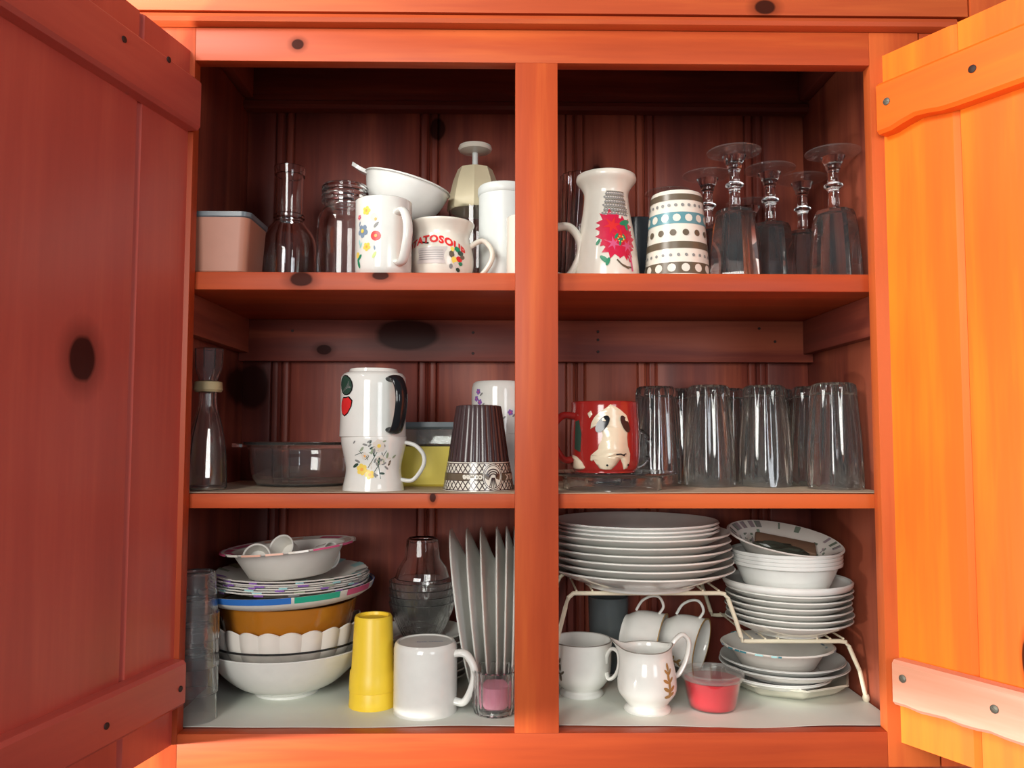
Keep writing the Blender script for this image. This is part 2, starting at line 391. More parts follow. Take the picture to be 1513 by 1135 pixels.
class Print:
    """flat print lying on a round body; u runs to the right, v up, origin facing -Y (turned by a0 degrees)"""
    def __init__(s, rz, a0=0.0, off=0.0004): s.rz = rz; s.a0 = radians(a0)-pi/2; s.off = off; s.bm = bmesh.new(); s.mats = []

    def P(s, u, v, off=None):
        R = s.rz(v); a = s.a0+u/R; q = R+(s.off if off is None else off)
        return (q*cos(a), q*sin(a), v)

    def mi(s, m):
        if m not in s.mats: s.mats.append(m)
        return s.mats.index(m)

    def poly(s, pts, m, off=None):
        k = s.mi(m)
        tmp = bmesh.new(); q = [tmp.verts.new((u, v, 0)) for u, v in pts]
        for t in tessellate_polygon([[Vector((u, v, 0)) for u, v in pts]]):
            try: tmp.faces.new([q[i] for i in t])
            except ValueError: pass
        for _ in range(3):
            es = [e for e in tmp.edges if abs(e.verts[0].co.x-e.verts[1].co.x) > .0045]
            if not es: break
            bmesh.ops.subdivide_edges(tmp, edges=es, cuts=1); bmesh.ops.triangulate(tmp, faces=tmp.faces[:])
        M_ = {v: s.bm.verts.new(s.P(v.co.x, v.co.y, off)) for v in tmp.verts}
        for f in tmp.faces: s.bm.faces.new([M_[v] for v in f.verts]).material_index = k
        tmp.free()

    def dot(s, u, v, r, m, n=12, rv=None, rot=0.0, off=None):
        rv = rv or r; k = s.mi(m); c = s.bm.verts.new(s.P(u, v, off)); cr, sr = cos(rot), sin(rot)
        uc, Rc = u, s.rz(v)
        ring = []
        for i in range(n):
            a = 2*pi*i/n; x, y = r*cos(a), rv*sin(a)
            vq = v+x*sr+y*cr; Rq = s.rz(vq); ring.append(s.bm.verts.new(s.P(uc*Rq/Rc+x*cr-y*sr, vq, off)))
        for i in range(n): s.bm.faces.new((c, ring[i], ring[(i+1) % n])).material_index = k

    def line(s, pts, wd, m, off=None):
        k = s.mi(m)
        for (a, b) in zip(pts, pts[1:]):
            d = Vector((b[0]-a[0], b[1]-a[1])); L_ = d.length
            if L_ < 1e-7: continue
            nrm = Vector((-d.y, d.x))/L_*wd/2; n = max(1, int(L_/0.006)); prev = None
            for i in range(n+1):
                t = i/n; q = (a[0]+d.x*t, a[1]+d.y*t)
                cur = (s.bm.verts.new(s.P(q[0]+nrm.x, q[1]+nrm.y, off)), s.bm.verts.new(s.P(q[0]-nrm.x, q[1]-nrm.y, off)))
                if prev: s.bm.faces.new((prev[0], prev[1], cur[1], cur[0])).material_index = k
                prev = cur

    def band(s, v0, v1, m, seg=48, off=None):
        k = s.mi(m); n = 2; rows = []
        for j in range(n+1):
            v = v0+(v1-v0)*j/n; R = s.rz(v)+(s.off if off is None else off)
            rows.append([s.bm.verts.new((R*cos(2*pi*i/seg), R*sin(2*pi*i/seg), v)) for i in range(seg)])
        for A, B in zip(rows, rows[1:]):
            for i in range(seg): s.bm.faces.new((A[i], A[(i+1) % seg], B[(i+1) % seg], B[i])).material_index = k

    def text(s, body, u, v, size, m, arch=0.0, upside=False, bold=0.0, spacing=1.0, off=None):
        cu = bpy.data.curves.new('t', 'FONT'); cu.body = body; cu.size = size; cu.align_x = 'CENTER'; cu.offset = bold; cu.resolution_u = 3
        cu.space_character = spacing
        to = bpy.data.objects.new('t', cu); C.objects.link(to)
        bpy.context.view_layer.update()
        me = bpy.data.meshes.new_from_object(to.evaluated_get(bpy.context.evaluated_depsgraph_get()))
        k = s.mi(m); vv = []
        for q in me.vertices:
            x, y = q.co.x, q.co.y
            if upside: x, y = -x, -y
            vv.append(s.bm.verts.new(s.P(u+x, v+y-arch*x*x, off)))
        for p in me.polygons:
            try: s.bm.faces.new([vv[i] for i in p.vertices]).material_index = k
            except ValueError: pass
        bpy.data.objects.remove(to); bpy.data.curves.remove(cu); bpy.data.meshes.remove(me)

    def flower(s, u, v, r, m, mc, n=5):
        for i in range(n):
            a = 2*pi*i/n+u*900
            s.dot(u+r*0.6*cos(a), v+r*0.6*sin(a), r*0.42, m, 8)
        s.dot(u, v, r*0.3, mc, 8, off=s.off+0.0002)

    def leaf(s, u, v, r, ang, m):
        a = radians(ang); s.dot(u, v, r, m, 10, rv=r*0.4, rot=a)

    def done(s, parent, name='printed_pattern'):
        me = bpy.data.meshes.new(name); s.bm.to_mesh(me); s.bm.free()
        for p in me.polygons: p.use_smooth = True
        return obj(name, me, s.mats, parent)


def radius_fn(prof):
    P = sorted([(z, r) for r, z in prof if r > 0.015])
    def f(z):
        if z <= P[0][0]: return P[0][1]
        for (z0, r0), (z1, r1) in zip(P, P[1:]):
            if z <= z1: return r0+(r1-r0)*(z-z0)/max(1e-9, z1-z0)
        return P[-1][1]
    return f


# shelf surfaces (relative to eye height)
S1, S2, S0 = 0.2061, -0.0711, -0.3562
XL, XR, YB = -0.415, 0.4965, 0.300      # inside faces of the cabinet
OL, OR_, MS0, MS1 = -0.386, 0.467, 0.0168, 0.0702

# ---------------------------------------------------------------- the setting
def struct(name, bm, mat):
    o = obj(name, bm, mat, loc=(0, 0, Z0)); o['kind'] = 'structure'; return o


struct('wall_back', box(-1.6, 1.6, .335, .385, -1.75, 1.0, 0), W_wall)
struct('floor', box(-1.6, 1.6, -0.6, .335, -1.80, -1.75, 0), pr('dull_floor', (0.25, 0.17, 0.12), 0.6))

# ---------------------------------------------------------------- the cabinet
cab = thing('wall_cabinet', 'orange varnished pine wall cabinet with both doors standing open and crockery on three levels', 'cabinet', (0, 0, 0))


def cpart(name, bm, mat, label=None): return obj(name, bm, mat, cab, label=label)


cpart('face_stile', box(-.475, OL, 0, .019, -.3975, .5135, .001), W_face_z)
cpart('face_stile', box(OR_, .530, 0, .019, -.3975, .5135, .001), W_face_z)
cpart('centre_stile', box(MS0, MS1, -.0005, .019, S0, .4707, .0012), W_face_z)
cpart('top_rail', box(OL, OR_, 0, .019, .4707, .5135, .001), W_face_x)
cpart('bottom_rail', box(OL, OR_, 0, .019, -.3975, S0, .001), W_face_x)
# bead moulding above the rail, and the board above it
bead = [(0.019, .5142), (-.004, .5142), (-.010, .517), (-.012, .522), (-.010, .527), (-.004, .530), (0.019, .530)]
cpart('bead_moulding', extrude_profile(bead, 'X', -.80, .575), W_face_x)
cpart('upper_face_board', box(-.80, .592, -.006, .019, .5325, .72, .001), W_face_x)
cpart('neighbouring_face_stile', box(.5945, .66, -.008, .019, -.3975, .72, .001), W_face_z)
cpart('neighbouring_face_board', box(.6625, .90, .001, .019, -.3975, .72, .001), W_face_z)
cpart('neighbouring_face_board', box(-.80, -.477, .0005, .019, -.3975, .5135, .001), W_face_z)
cpart('filler_strip', box(.532, .5935, .0005, .019, -.3975, .5135, .001), W_face_z)
# carcass
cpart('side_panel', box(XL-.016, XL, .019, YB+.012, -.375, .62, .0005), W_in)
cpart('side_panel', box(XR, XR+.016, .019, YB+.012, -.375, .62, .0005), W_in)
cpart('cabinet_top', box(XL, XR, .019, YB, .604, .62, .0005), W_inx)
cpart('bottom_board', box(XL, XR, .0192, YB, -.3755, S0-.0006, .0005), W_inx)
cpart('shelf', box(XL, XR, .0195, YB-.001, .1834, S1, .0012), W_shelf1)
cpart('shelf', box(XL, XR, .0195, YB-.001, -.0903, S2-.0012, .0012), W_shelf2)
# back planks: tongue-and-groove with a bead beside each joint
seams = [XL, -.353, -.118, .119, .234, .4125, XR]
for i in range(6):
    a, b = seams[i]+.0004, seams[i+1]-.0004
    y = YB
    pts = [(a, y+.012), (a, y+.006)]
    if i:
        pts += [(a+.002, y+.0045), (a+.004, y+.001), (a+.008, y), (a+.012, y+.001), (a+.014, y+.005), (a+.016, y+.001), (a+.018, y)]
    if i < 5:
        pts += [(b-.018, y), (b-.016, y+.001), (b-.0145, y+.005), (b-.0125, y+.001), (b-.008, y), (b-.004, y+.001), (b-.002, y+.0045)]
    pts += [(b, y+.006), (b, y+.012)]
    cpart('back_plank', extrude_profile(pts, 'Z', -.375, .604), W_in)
# cleats
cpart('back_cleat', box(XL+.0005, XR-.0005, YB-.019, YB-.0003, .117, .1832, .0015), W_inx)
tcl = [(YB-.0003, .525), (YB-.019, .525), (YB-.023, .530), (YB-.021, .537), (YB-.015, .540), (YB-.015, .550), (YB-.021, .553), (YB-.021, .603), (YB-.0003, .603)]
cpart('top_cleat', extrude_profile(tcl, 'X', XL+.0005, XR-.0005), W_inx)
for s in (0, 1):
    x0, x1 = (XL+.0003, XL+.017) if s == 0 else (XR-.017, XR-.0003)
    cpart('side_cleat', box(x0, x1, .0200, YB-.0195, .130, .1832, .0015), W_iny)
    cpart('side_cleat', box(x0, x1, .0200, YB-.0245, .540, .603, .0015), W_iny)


def disc_bm(r, d=.001, n=16):
    bm = lathe([(0, 0), (r, 0), (r, d*.6), (r*.8, d), (0, d)], n)
    return bm


# nail heads in the cleat
for x, z in [(-.33, .165), (-.045, .163), (-.045, .130), (.153, .165), (.153, .152), (.153, .133), (.435, .150), (.41, .171)]:
    o = cpart('nail', disc_bm(.0022), HOLE); o.location = (x, YB-.0192, z); o.rotation_euler = (pi/2, 0, 0)

# doors: local frame u = away from hinge, n = into the inner side (towards the cabinet middle), z up


def door(side, ang, hx, Wb, Wx, label):
    d = bpy.data.objects.new('cabinet_door', None); C.objects.link(d); d.parent = cab; d['label'] = label
    a = radians(ang)
    if side < 0: u = Vector((-sin(a), -cos(a), 0)); n = Vector((cos(a), -sin(a), 0))
    else: u = Vector((sin(a), -cos(a), 0)); n = Vector((-cos(a), -sin(a), 0))
    # local x = u, local y = -n for left (keeps handedness), +n for right
    k = -1 if side < 0 else 1
    z = Vector((0, 0, 1)); X = u; Y = z.cross(X)          # Y = +-n
    s = 1 if Y.dot(n) > 0 else -1
    M = Matrix(((X.x, Y.x, 0, hx), (X.y, Y.y, 0, 0), (0, 0, 1, 0), (0, 0, 0, 1)))
    d.matrix_local = M
    zt, zb = .483, -.3685; T = .019
    cuts = [0, .0965, .310 if side < 0 else .270, .437]
    for i in range(3):
        u0, u1 = cuts[i], cuts[i+1]; g = .0006; ch = .007
        pts = [(u0+g, 0)] if i else [(u0, 0)]
        pts = []
        lo = u0+(g if i else 0); hi = u1-(g if i < 2 else 0)
        if side > 0:   # wide chamfer on the hinge side of each joint
            pts = [(lo, -s*.0018 if i else 0), (lo+(.0012 if i else .0001), 0), (hi-(ch if i < 2 else .0001), 0), (hi, -s*(.0035 if i < 2 else .0)), (hi, -s*T), (lo, -s*T)]
        else:
            pts = [(lo, -s*.0018 if i else 0), (lo+(.0012 if i else .0001), 0), (hi-(ch if i < 2 else .0001), 0), (hi, -s*(.0045 if i < 2 else .0)), (hi, -s*T), (lo, -s*T)]
        obj('board', finish(extrude_profile(pts, 'Z', zb, zt), 12), Wb, d)
    for (z0, z1) in ((.378, .4415), (-.3205, -.267)):
        bm = bmesh.new(); n_ = 26
        rows = []
        for i in range(n_+1):
            uu = .0035+(.424)*i/n_
            wob = 0
            if side > 0 and z0 > 0:
                wob = .006*math.exp(-((uu-.055)/.022)**2)-.003*math.exp(-((uu-.012)/.010)**2)
            if side > 0 and z0 < 0: wob = .0012*sin(uu*120)
            e = .004
            zz0 = z0+wob
            rows.append([bm.verts.new(p) for p in [(uu, 0, zz0-.000), (uu, s*(.019-e), zz0), (uu, s*.019, zz0+e), (uu, s*.019, z1-e), (uu, s*(.019-e), z1), (uu, 0, z1)]])
        for A, B in zip(rows, rows[1:]):
            for j in range(6): bm.faces.new((A[j], A[(j+1) % 6], B[(j+1) % 6], B[j]))
        bm.faces.new(rows[0]); bm.faces.new(rows[-1][::-1])
        obj('batten', bm, W_pale if (side > 0 and z0 < 0) else Wx, d)
    return d, s


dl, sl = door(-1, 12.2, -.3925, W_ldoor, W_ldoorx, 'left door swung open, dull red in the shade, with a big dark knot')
dr, sr = door(1, 29.4, .4835, W_rdoor, W_rdoorx, 'right door swung open, bright orange in the light, with a pale lower batten')


def door_screw(d, s, u, z, mat, r=.0042):
    bm = disc_bm(r, .0014)
    if mat is STEEL: box(-r*.75, r*.75, -.0006, .0006, .0012, .0017, 0, bm=bm)
    o = obj('screw', bm, mat, d); o.location = (u, s*.0192, z)
    o.rotation_euler = (-s*pi/2, 0.5, 0)


for u, z, m in [(.148, .4233, HOLE), (.0705, .437, HOLE), (.1406, -.2973, HOLE), (.014, -.2977, HOLE), (.30, .41, HOLE), (.30, -.295, HOLE)]: door_screw(dl, sl, u, z, m, .0036)
for u, z, m in [(.1247, .412, HOLE), (.0177, .4134, STEEL), (.0173, -.286, STEEL), (.1242, -.2908, STEEL)]: door_screw(dr, sr, u, z, m, .0046)

# shelf papers


def sheet(name, x0, x1, y0, y1, z, mat, wav, label, t=.0006, nx=40, ny=10, lift=0.0):
    bm = bmesh.new(); G = []
    for j in range(ny+1):
        row = []
        for i in range(nx+1):
            s = i/nx; q = j/ny; x = x0+(x1-x0)*s
            ye = y0+wav*(sin(s*7+x0*9)+.6*sin(s*17+1))
            y = ye+(y1-ye)*q
            zz = z+lift*(1-q)**6*(0.5+0.5*sin(s*9))
            row.append((x, y, zz))
        G.append(row)
    for off in (0, t):
        pass
    top = [[bm.verts.new((x, y, zz+t)) for x, y, zz in r] for r in G]; bot = [[bm.verts.new((x, y, zz)) for x, y, zz in r] for r in G]
    for j in range(ny):
        for i in range(nx):
            bm.faces.new((top[j][i], top[j][i+1], top[j+1][i+1], top[j+1][i])); bm.faces.new((bot[j][i], bot[j+1][i], bot[j+1][i+1], bot[j][i+1]))
    for i in range(nx):
        bm.faces.new((bot[0][i], bot[0][i+1], top[0][i+1], top[0][i])); bm.faces.new((bot[ny][i+1], bot[ny][i], top[ny][i], top[ny][i+1]))
    for j in range(ny):
        bm.faces.new((bot[j+1][0], bot[j][0], top[j][0], top[j+1][0])); bm.faces.new((bot[j][nx], bot[j+1][nx], top[j+1][nx], top[j][nx]))
    o = obj(name, bm, mat, loc=(0, 0, Z0)); tag(o, label, 'shelf liner'); return o


sheet('shelf_liner', XL+.001, .040, .0225, YB-.002, S0-.0005, LINER, .0015, 'white shelf paper under the stacked bowls, yellow cups and upturned white mug', lift=.0012)
sheet('shelf_liner', .044, XR-.003, .0205, YB-.002, S0-.0005, LINER, .0035, 'white shelf paper with wavy front edge under the wire rack, creamer and red tub', lift=.0012)
sheet('shelf_liner', XL+.001, XR-.001, .024, YB-.002, S2-.0011, TAN, .001, 'thin tan paper lining the middle shelf under tumblers and mugs', lift=.0012)

# ================================================================ crockery builders


def mug(name, label, loc, R, H, mat, ang=0, rtop=None, hz=(.78, .22), reach=None, hr=.0045, prof=None, t=.003, cat='mug', inv=False, hmat=None, flat=1.5, group=None, zt=None, zb=None, footring=None, hname='handle', hlabel=None):
    o = thing(name, label, cat, loc, group=group)
    base = prof or arcprof([(0, .002), (R*.80, .002), (R*.82, 0), (R*.90, .001), (R*.98, .006), (R, .014), (R, H*.5), (rtop or R, H-.002), (rtop or R, H)], 4)
    if not prof: base = [(0, .003), (R*.78, .003), (R*.80, 0), (R*.86, 0), (R*.95, .003), (R*.99, .009), (R, .016), ((R+(rtop or R))/2, H*.5), (rtop or R, H)]
    rz0 = radius_fn(base)
    p = shell(base, t)
    if inv: p = flip(p, H)
    obj('body', lathe(p, 56), mat, o)
    rz = (lambda z: rz0(H-z)) if inv else rz0
    if reach:
        z0, z1 = H*hz[0], H*hz[1]
        obj(hname, handle(rz(z0), z0, rz(z1), z1, reach, hr, ang, flat, zt, zb), hmat or mat, o, label=hlabel)
    o['_h'] = H
    del o['_h']
    return o, rz


# ================================================================ TOP SHELF, LEFT
# food box
o = thing('food_container', 'salmon coloured food box with a smoky lid at the far left of the top shelf', 'food container', (-.3655, .068, S1))


def rbox(w0, d0, w1, d1, z0, z1, r=.012, t=.002, solid=False, seg=6):
    """rounded rectangular tub wall, bottom size w0 x d0, top size w1 x d1"""
    bm = bmesh.new()
    def loop(w_, d_, z, rr):
        out = []
        for cx, cy, a0 in ((w_/2-rr, d_/2-rr, 0), (-w_/2+rr, d_/2-rr, 90), (-w_/2+rr, -d_/2+rr, 180), (w_/2-rr, -d_/2+rr, 270)):
            for k in range(seg+1):
                a = radians(a0+90*k/seg); out.append(bm.verts.new((cx+rr*cos(a), cy+rr*sin(a), z)))
        return out
    L_ = [loop(w0-.006, d0-.006, z0, r), loop(w0, d0, z0+.003, r), loop(w1, d1, z1, r)]
    if not solid: L_ += [loop(w1-2*t, d1-2*t, z1, r-t), loop(w0-2*t, d0-2*t, z0+t+.001, r-t)]
    n = len(L_[0])
    for A, B in zip(L_, L_[1:]):
        for i in range(n): bm.faces.new((A[i], A[(i+1) % n], B[(i+1) % n], B[i]))
    bm.faces.new(L_[0][::-1]); bm.faces.new(L_[-1])
    return bm


obj('tub', rbox(.078, .078, .086, .086, 0, .0715), PINKB, o)
obj('lid', rbox(.089, .089, .090, .090, .0700, .0785, solid=True), GREYLID, o, label='smoky grey lid')

# decanter
DEC = [(0, .003), (.026, .003), (.033, 0), (.038, .004), (.040, .03), (.040, .062), (.036, .082), (.028, .094), (.021, .103), (.0195, .110), (.0195, .165), (.0215, .170), (.0225, .183)]
o = thing('glass_decanter', 'clear glass decanter with a tall straight neck between salmon box and glass jar', 'decanter', (-.309, .168, S1))
obj('body', lathe(shell([p for p in arcprof(DEC, 3)], .0022), 48), GL, o)
obj('neck_ring', lathe([(.0195, .106), (.0222, .108), (.0222, .112), (.0195, .114)], 40, close=True), SOLID, o)

# jar
JAR = [(0, .003), (.028, .003), (.032, 0), (.037, .004), (.0385, .012), (.0385, .085), (.037, .098), (.033, .108), (.029, .113), (.029, .118)]
o = thing('glass_jar', 'clear wide-mouthed glass jar with threaded neck left of the flowered mug', 'jar', (-.221, .132, S1))
obj('body', lathe(shell(arcprof(JAR, 3), .0025), 48), GL, o)
rings = bmesh.new()
for z in (.119, .126, .134): lathe([(.028, z), (.0325, z+.0015), (.033, z+.003), (.0325, z+.0045), (.028, z+.006)], 44, bm=rings, close=True)
obj('threaded_neck', rings, GLC, o)
obj('rim', lathe([(.0265, .139), (.0315, .139), (.0325, .142), (.0305, .145), (.0265, .144)], 44, close=True), SOLID, o)

# tumbler under the tilted bowl, bowl with tab
TUMB = [(0, .004), (.023, .004), (.025, 0), (.029, .003), (.033, .05), (.036, .113)]
o = thing('glass_tumbler', 'clear glass tumbler hidden behind flowered mug, holding up the white tab-handled bowl', 'tumbler', (-.152, .185, S1))
obj('body', lathe(shell(TUMB, .0022), 40), GL, o)
o = thing('tab_handled_bowl', 'shallow white bowl with a tab handle, tilted above the flowered mug', 'bowl', (-.152, .185, S1+.1145), rot=(radians(4), radians(15), 0))
BW = arcprof([(0, .001), (.026, 0), (.040, .006), (.054, .024), (.0605, .042), (.062, .050), (.0645, .0515)], 4)
obj('body', lathe(shell(BW, .0025), 56), WH2, o)
tb = bmesh.new(); pts = [(-.052, -.013), (-.072, -.011), (-.086, -.006), (-.088, 0), (-.086, .006), (-.072, .011), (-.052, .013)]
extrude_profile([(a, b) for a, b in pts], 'Z', .0470, .0525, tb)
for v in tb.verts: v.co.z += max(0, -.060-v.co.x)*.35
obj('tab_handle', tb, WH2, o)

# flowered mug
o, rz = mug('flowered_mug', 'white mug with small scattered orange, yellow and blue flowers on the top shelf', (-.156, .062, S1), .037, .101, WH, ang=-52, hz=(.80, .16), reach=.060, hr=.0040, flat=1.7)
p = Print(rz, -28)
p.flower(.000, .082, .0060, YLP, ORG); p.flower(-.013, .075, .0035, PINK, ORG); p.dot(.011, .073, .005, BEIGE, 9); p.dot(.013, .070, .002, ORG)
p.flower(-.006, .056, .0088, BLUEP, WH, 5); p.dot(-.006, .056, .0026, YLP, off=.0009); p.dot(.0135, .0485, .0066, REDP, 16); p.dot(.0135, .0485, .002, ORG, off=.0009)
p.flower(.001, .035, .0058, YLP, ORG); p.leaf(-.012, .066, .0035, 70, BLUEP); p.leaf(.014, .063, .005, 50, GREYP); p.leaf(-.012, .042, .004, 100, AQUA); p.leaf(-.009, .038, .004, 60, AQUA)
p.leaf(-.012, .022, .006, 40, GRN); p.leaf(-.013, .014, .006, 110, GRN); p.dot(-.016, .026, .004, YLP); p.leaf(.012, .024, .005, 60, pr('lime_print', (.6, .72, .25), .4)); p.leaf(.012, .033, .003, 100, BLUEP)
p.done(o, 'flower_print')

# soup mug
SP = arcprof([(0, .002), (.030, .002), (.031, 0), (.034, .001), (.041, .010), (.0445, .028), (.043, .046), (.039, .060), (.0385, .067), (.041, .074), (.045, .081), (.0455, .0835)], 4)
o, rz = mug('soup_mug', 'wide cream soup mug with red POTATO SOUP lettering beside the flowered mug', (-.083, .106, S1), .045, .0835, CREAM, ang=-8, hz=(.62, .10), reach=.070, hr=.0036, prof=SP, zt=.060, zb=.012, flat=1.3, cat='mug')
p = Print(rz, 0, off=.0006)
p.text('POTATOSOUP', -.0125, .0505, .0142, REDP, arch=7, bold=.0007, spacing=1.12)
p.poly([(-.032, .022), (.008, .021), (.011, .044), (-.030, .043)], pr('faded_label_print', (.62, .56, .53), .4))
for i in range(5): p.line([(-.028, .027+.003*i), (.006, .0265+.003*i)], .0006, GREYP, off=.0010)
for (u, v, r, m) in [(.017, .034, .005, BRN2), (.025, .041, .0048, GRN), (.030, .036, .0048, DGRN), (.021, .026, .0055, YLP), (.028, .028, .005, REDP), (.024, .020, .005, BEIGE), (.033, .031, .004, BRN2), (.018, .041, .0035, YLP), (.030, .022, .0035, GRN), (.016, .018, .0035, GREYP), (.026, .014, .0035, DGRN)]:
    p.dot(u, v, r, m, 7, rv=r*.75, rot=u*100, off=.0006+u*.01)
p.line([(-.030, .052), (-.014, .049)], .0022, BLACK)
p.done(o, 'lettering_and_picture')

# food chopper
o = thing('food_chopper', 'cream and clear hand food chopper with a round plunger knob behind the soup mug', 'food chopper', (-.041, .222, S1))
obj('glass_jar', lathe(shell([(0, .002), (.032, .002), (.034, 0), (.038, .004), (.0395, .05), (.0395, .138)], .002), 44), GL, o)
cap = bmesh.new(); lathe([(0, .134), (.041, .134), (.0425, .137), (.041, .150), (.0335, .182), (.0265, .200), (0, .203)], 8, bm=cap)
obj('cap', cap, CRMPL, o); o.children[-1].rotation_euler = (0, 0, radians(22.5))
obj('plunger_rod', lathe([(0, .150), (.0045, .150), (.0045, .228), (0, .228)], 16), PLAST, o)
obj('plunger_knob', lathe([(0, .226), (.012, .226), (.024, .229), (.026, .232), (.025, .236), (.012, .2385), (0, .239)], 40), CREAM, o)

# tall milky canister
o = thing('milky_canister', 'tall milky white plastic canister with a flat lid beside the centre post', 'canister', (.0035, .152, S1))
obj('body', lathe(shell([(0, .002), (.032, .002), (.034, 0), (.036, .004), (.0365, .137)], .002), 44), PLAST, o)
obj('lid', lathe([(0, .136), (.0365, .136), (.038, .138), (.038, .147), (.036, .150), (.030, .1495), (.029, .1475), (0, .1475)], 44), PLAST, o)

# ================================================================ TOP SHELF, RIGHT
mug('cream_mug', 'cream mug half hidden by the centre post, its big handle toward the poinsettia tumbler', (.041, .080, S1), .0345, .085, CREAM, ang=2, hz=(.88, .10), reach=.0645, hr=.0055, flat=1.5)
o = thing('ribbed_tall_glass', 'tall ribbed clear glass leaning behind the cream mug handle on the top shelf', 'glass', (.112, .232, S1), rot=(0, radians(4), 0))
obj('body', lathe(shell([(0, .006), (.020, .006), (.022, 0), (.026, .004), (.029, .08), (.034, .192)], .0022), 64, rf=lambda a, z, r: 1+.035*cos(16*a)), GL, o)

VS = arcprof([(0, .003), (.038, .003), (.040, 0), (.0435, .001), (.0440, .010), (.0425, .030), (.0385, .060), (.0350, .080), (.0322, .096), (.0300, .116), (.0305, .124), (.0345, .132), (.0400, .139), (.0408, .143), (.0400, .1465)], 4)
o, rz = mug('poinsettia_tumbler', 'flared white ceramic tumbler with a red poinsettia and grey woven basket print', (.1425, .090, S1), .044, .1465, CREAM, prof=VS, t=.003, cat='tumbler')
p = Print(rz, 0)
for i in range(6):
    v = .088+.0056*i; u0, u1 = -.008+.0008*i, .029-.0015*i
    n = 9
    for k in range(n):
        u = u0+(u1-u0)*(k+.5*(i % 2))/n
        p.dot(u, v, .0032, GREYP, 8, rv=.0020, rot=.5 if i % 2 else -.3); p.dot(u+.0007, v+.0003, .0012, BEIGE, 6, rv=.0006, off=.0007)
    p.line([(u0, v+.0028), (u1, v+.0028)], .0008, BRN2, off=.0006)


def star(p, u, v, r, m, n=7, rot=0.0, inner=.42):
    pts = []
    for i in range(2*n):
        a = rot+pi*i/n; q = r if i % 2 == 0 else r*inner
        pts.append((u+q*cos(a), v+q*sin(a)))
    p.poly(pts, m, off=p.off+.0001*(n % 3))


random.seed(11)
for (u, v, r, n, rot) in [(.002, .074, .021, 9, .3), (.012, .058, .024, 9, .1), (.000, .056, .020, 8, .8), (.022, .052, .019, 9, .2), (.004, .042, .018, 8, .5), (.019, .070, .016, 8, .9), (.020, .040, .017, 9, .0), (-.006, .066, .014, 7, .4)]: star(p, u, v, r, CRIM, n, rot, .60)
for (u, v, r, rot) in [(.003, .071, .013, .2), (.014, .054, .014, .5), (.004, .046, .010, .7), (.024, .044, .010, .1)]:
    p.off = .0007; star(p, u, v, r, PINK if r < .012 else REDP, 6, rot, .35)
p.off = .0010
for (u, v, r, a) in [(.021, .076, .009, 20), (.023, .072, .007, 100), (.008, .056, .0045, 60), (.014, .052, .005, 10), (.019, .056, .004, 120), (.013, .047, .004, 80), (-.008, .024, .008, 140), (-.004, .021, .006, 70), (-.016, .048, .005, 60)]: p.leaf(u, v, r, a, GRN)
for a in range(8): p.dot(.014+.004*cos(a), .0525+.004*sin(a), .0010, YLP, 6, off=.0014)
p.line([(.008, .024), (.014, .018), (.022, .015), (.030, .015)], .0022, BRN2); p.line([(.010, .021), (.016, .016), (.026, .0125)], .0012, BRN2)
p.line([(.028, .034), (.032, .010)], .003, PINK); p.line([(.022, .034), (.028, .022)], .002, CRIM)
p.done(o, 'poinsettia_print')

mug('dark_grey_mug', 'dark grey glazed mug behind and between poinsettia tumbler and dotted cup', (.203, .205, S1), .0395, .113, DGREY, ang=-60, reach=.064, cat='mug')

PC = [(0, .004), (.030, .004), (.0315, 0), (.0335, .001), (.0350, .005), (.0445, .121)]
o, rz = mug('dotted_cup', 'cream cup turned upside down with teal and brown bands and rows of dots', (.2385, .090, S1), .0445, .121, CREAM, prof=PC, inv=True, cat='cup')
p = Print(rz, 0)
p.band(.1060, .1145, BRN2); p.band(.0737, .0895, TEAL); p.band(.040, .0495, BRN2); p.band(.0063, .0215, BRN2)


def dots(v, n, r, m, ph=0.0):
    R = rz(v)
    for i in range(n): p.dot(2*pi*R*(i+ph)/n, v, r, m, 12, off=.0007)


dots(.099, 26, .0022, GREYP); dots(.0815, 15, .0052, CREAM, .5); dots(.0615, 15, .0044, BRN2, .2); dots(.0312, 26, .0021, GREYP, .3); dots(.0139, 15, .0056, CREAM, .1)
p.done(o, 'bands_and_dots')

# goblets, upside down
def facet(n, amt=1.0):
    def f(a, z, r):
        if r < .012: return 1.0
        s = (a % (2*pi/n))-pi/n
        return 1+amt*(cos(pi/n)/cos(s)-1)*1.0
    return f


def goblet(label, loc):
    o = thing('stemmed_goblet', label, 'goblet', loc, group='upturned goblets on the top shelf')
    prof = [(.0355, 0), (.0372, .0005), (.0368, .006), (.0345, .040), (.0300, .085), (.0275, .098), (.0250, .1035), (.0085, .107), (0, .107), (0, .100), (.018, .0985), (.0235, .095), (.0280, .080), (.0325, .040), (.0348, .006)]
    obj('bowl', lathe(prof, 64, rf=facet(8), close=True), GLC, o)
    st = arcprof([(0, .1072), (.0080, .1074), (.0072, .112), (.0070, .128), (.0078, .133), (.0090, .1345), (.0085, .1365), (.0120, .138), (.0124, .140), (.0115, .142), (.0078, .1435), (.0072, .150), (.0078, .160), (.0095, .163), (.0105, .168), (.0150, .178), (.0150, .180), (0, .1805)], 3)
    obj('stem', lathe(st, 32), SOLID, o)
    obj('foot', lathe([(0, .181), (.016, .181), (.030, .1835), (.0365, .1855), (.0370, .1868), (.0355, .1878), (.020, .1870), (0, .1862)], 56), FOOT, o)
    return o


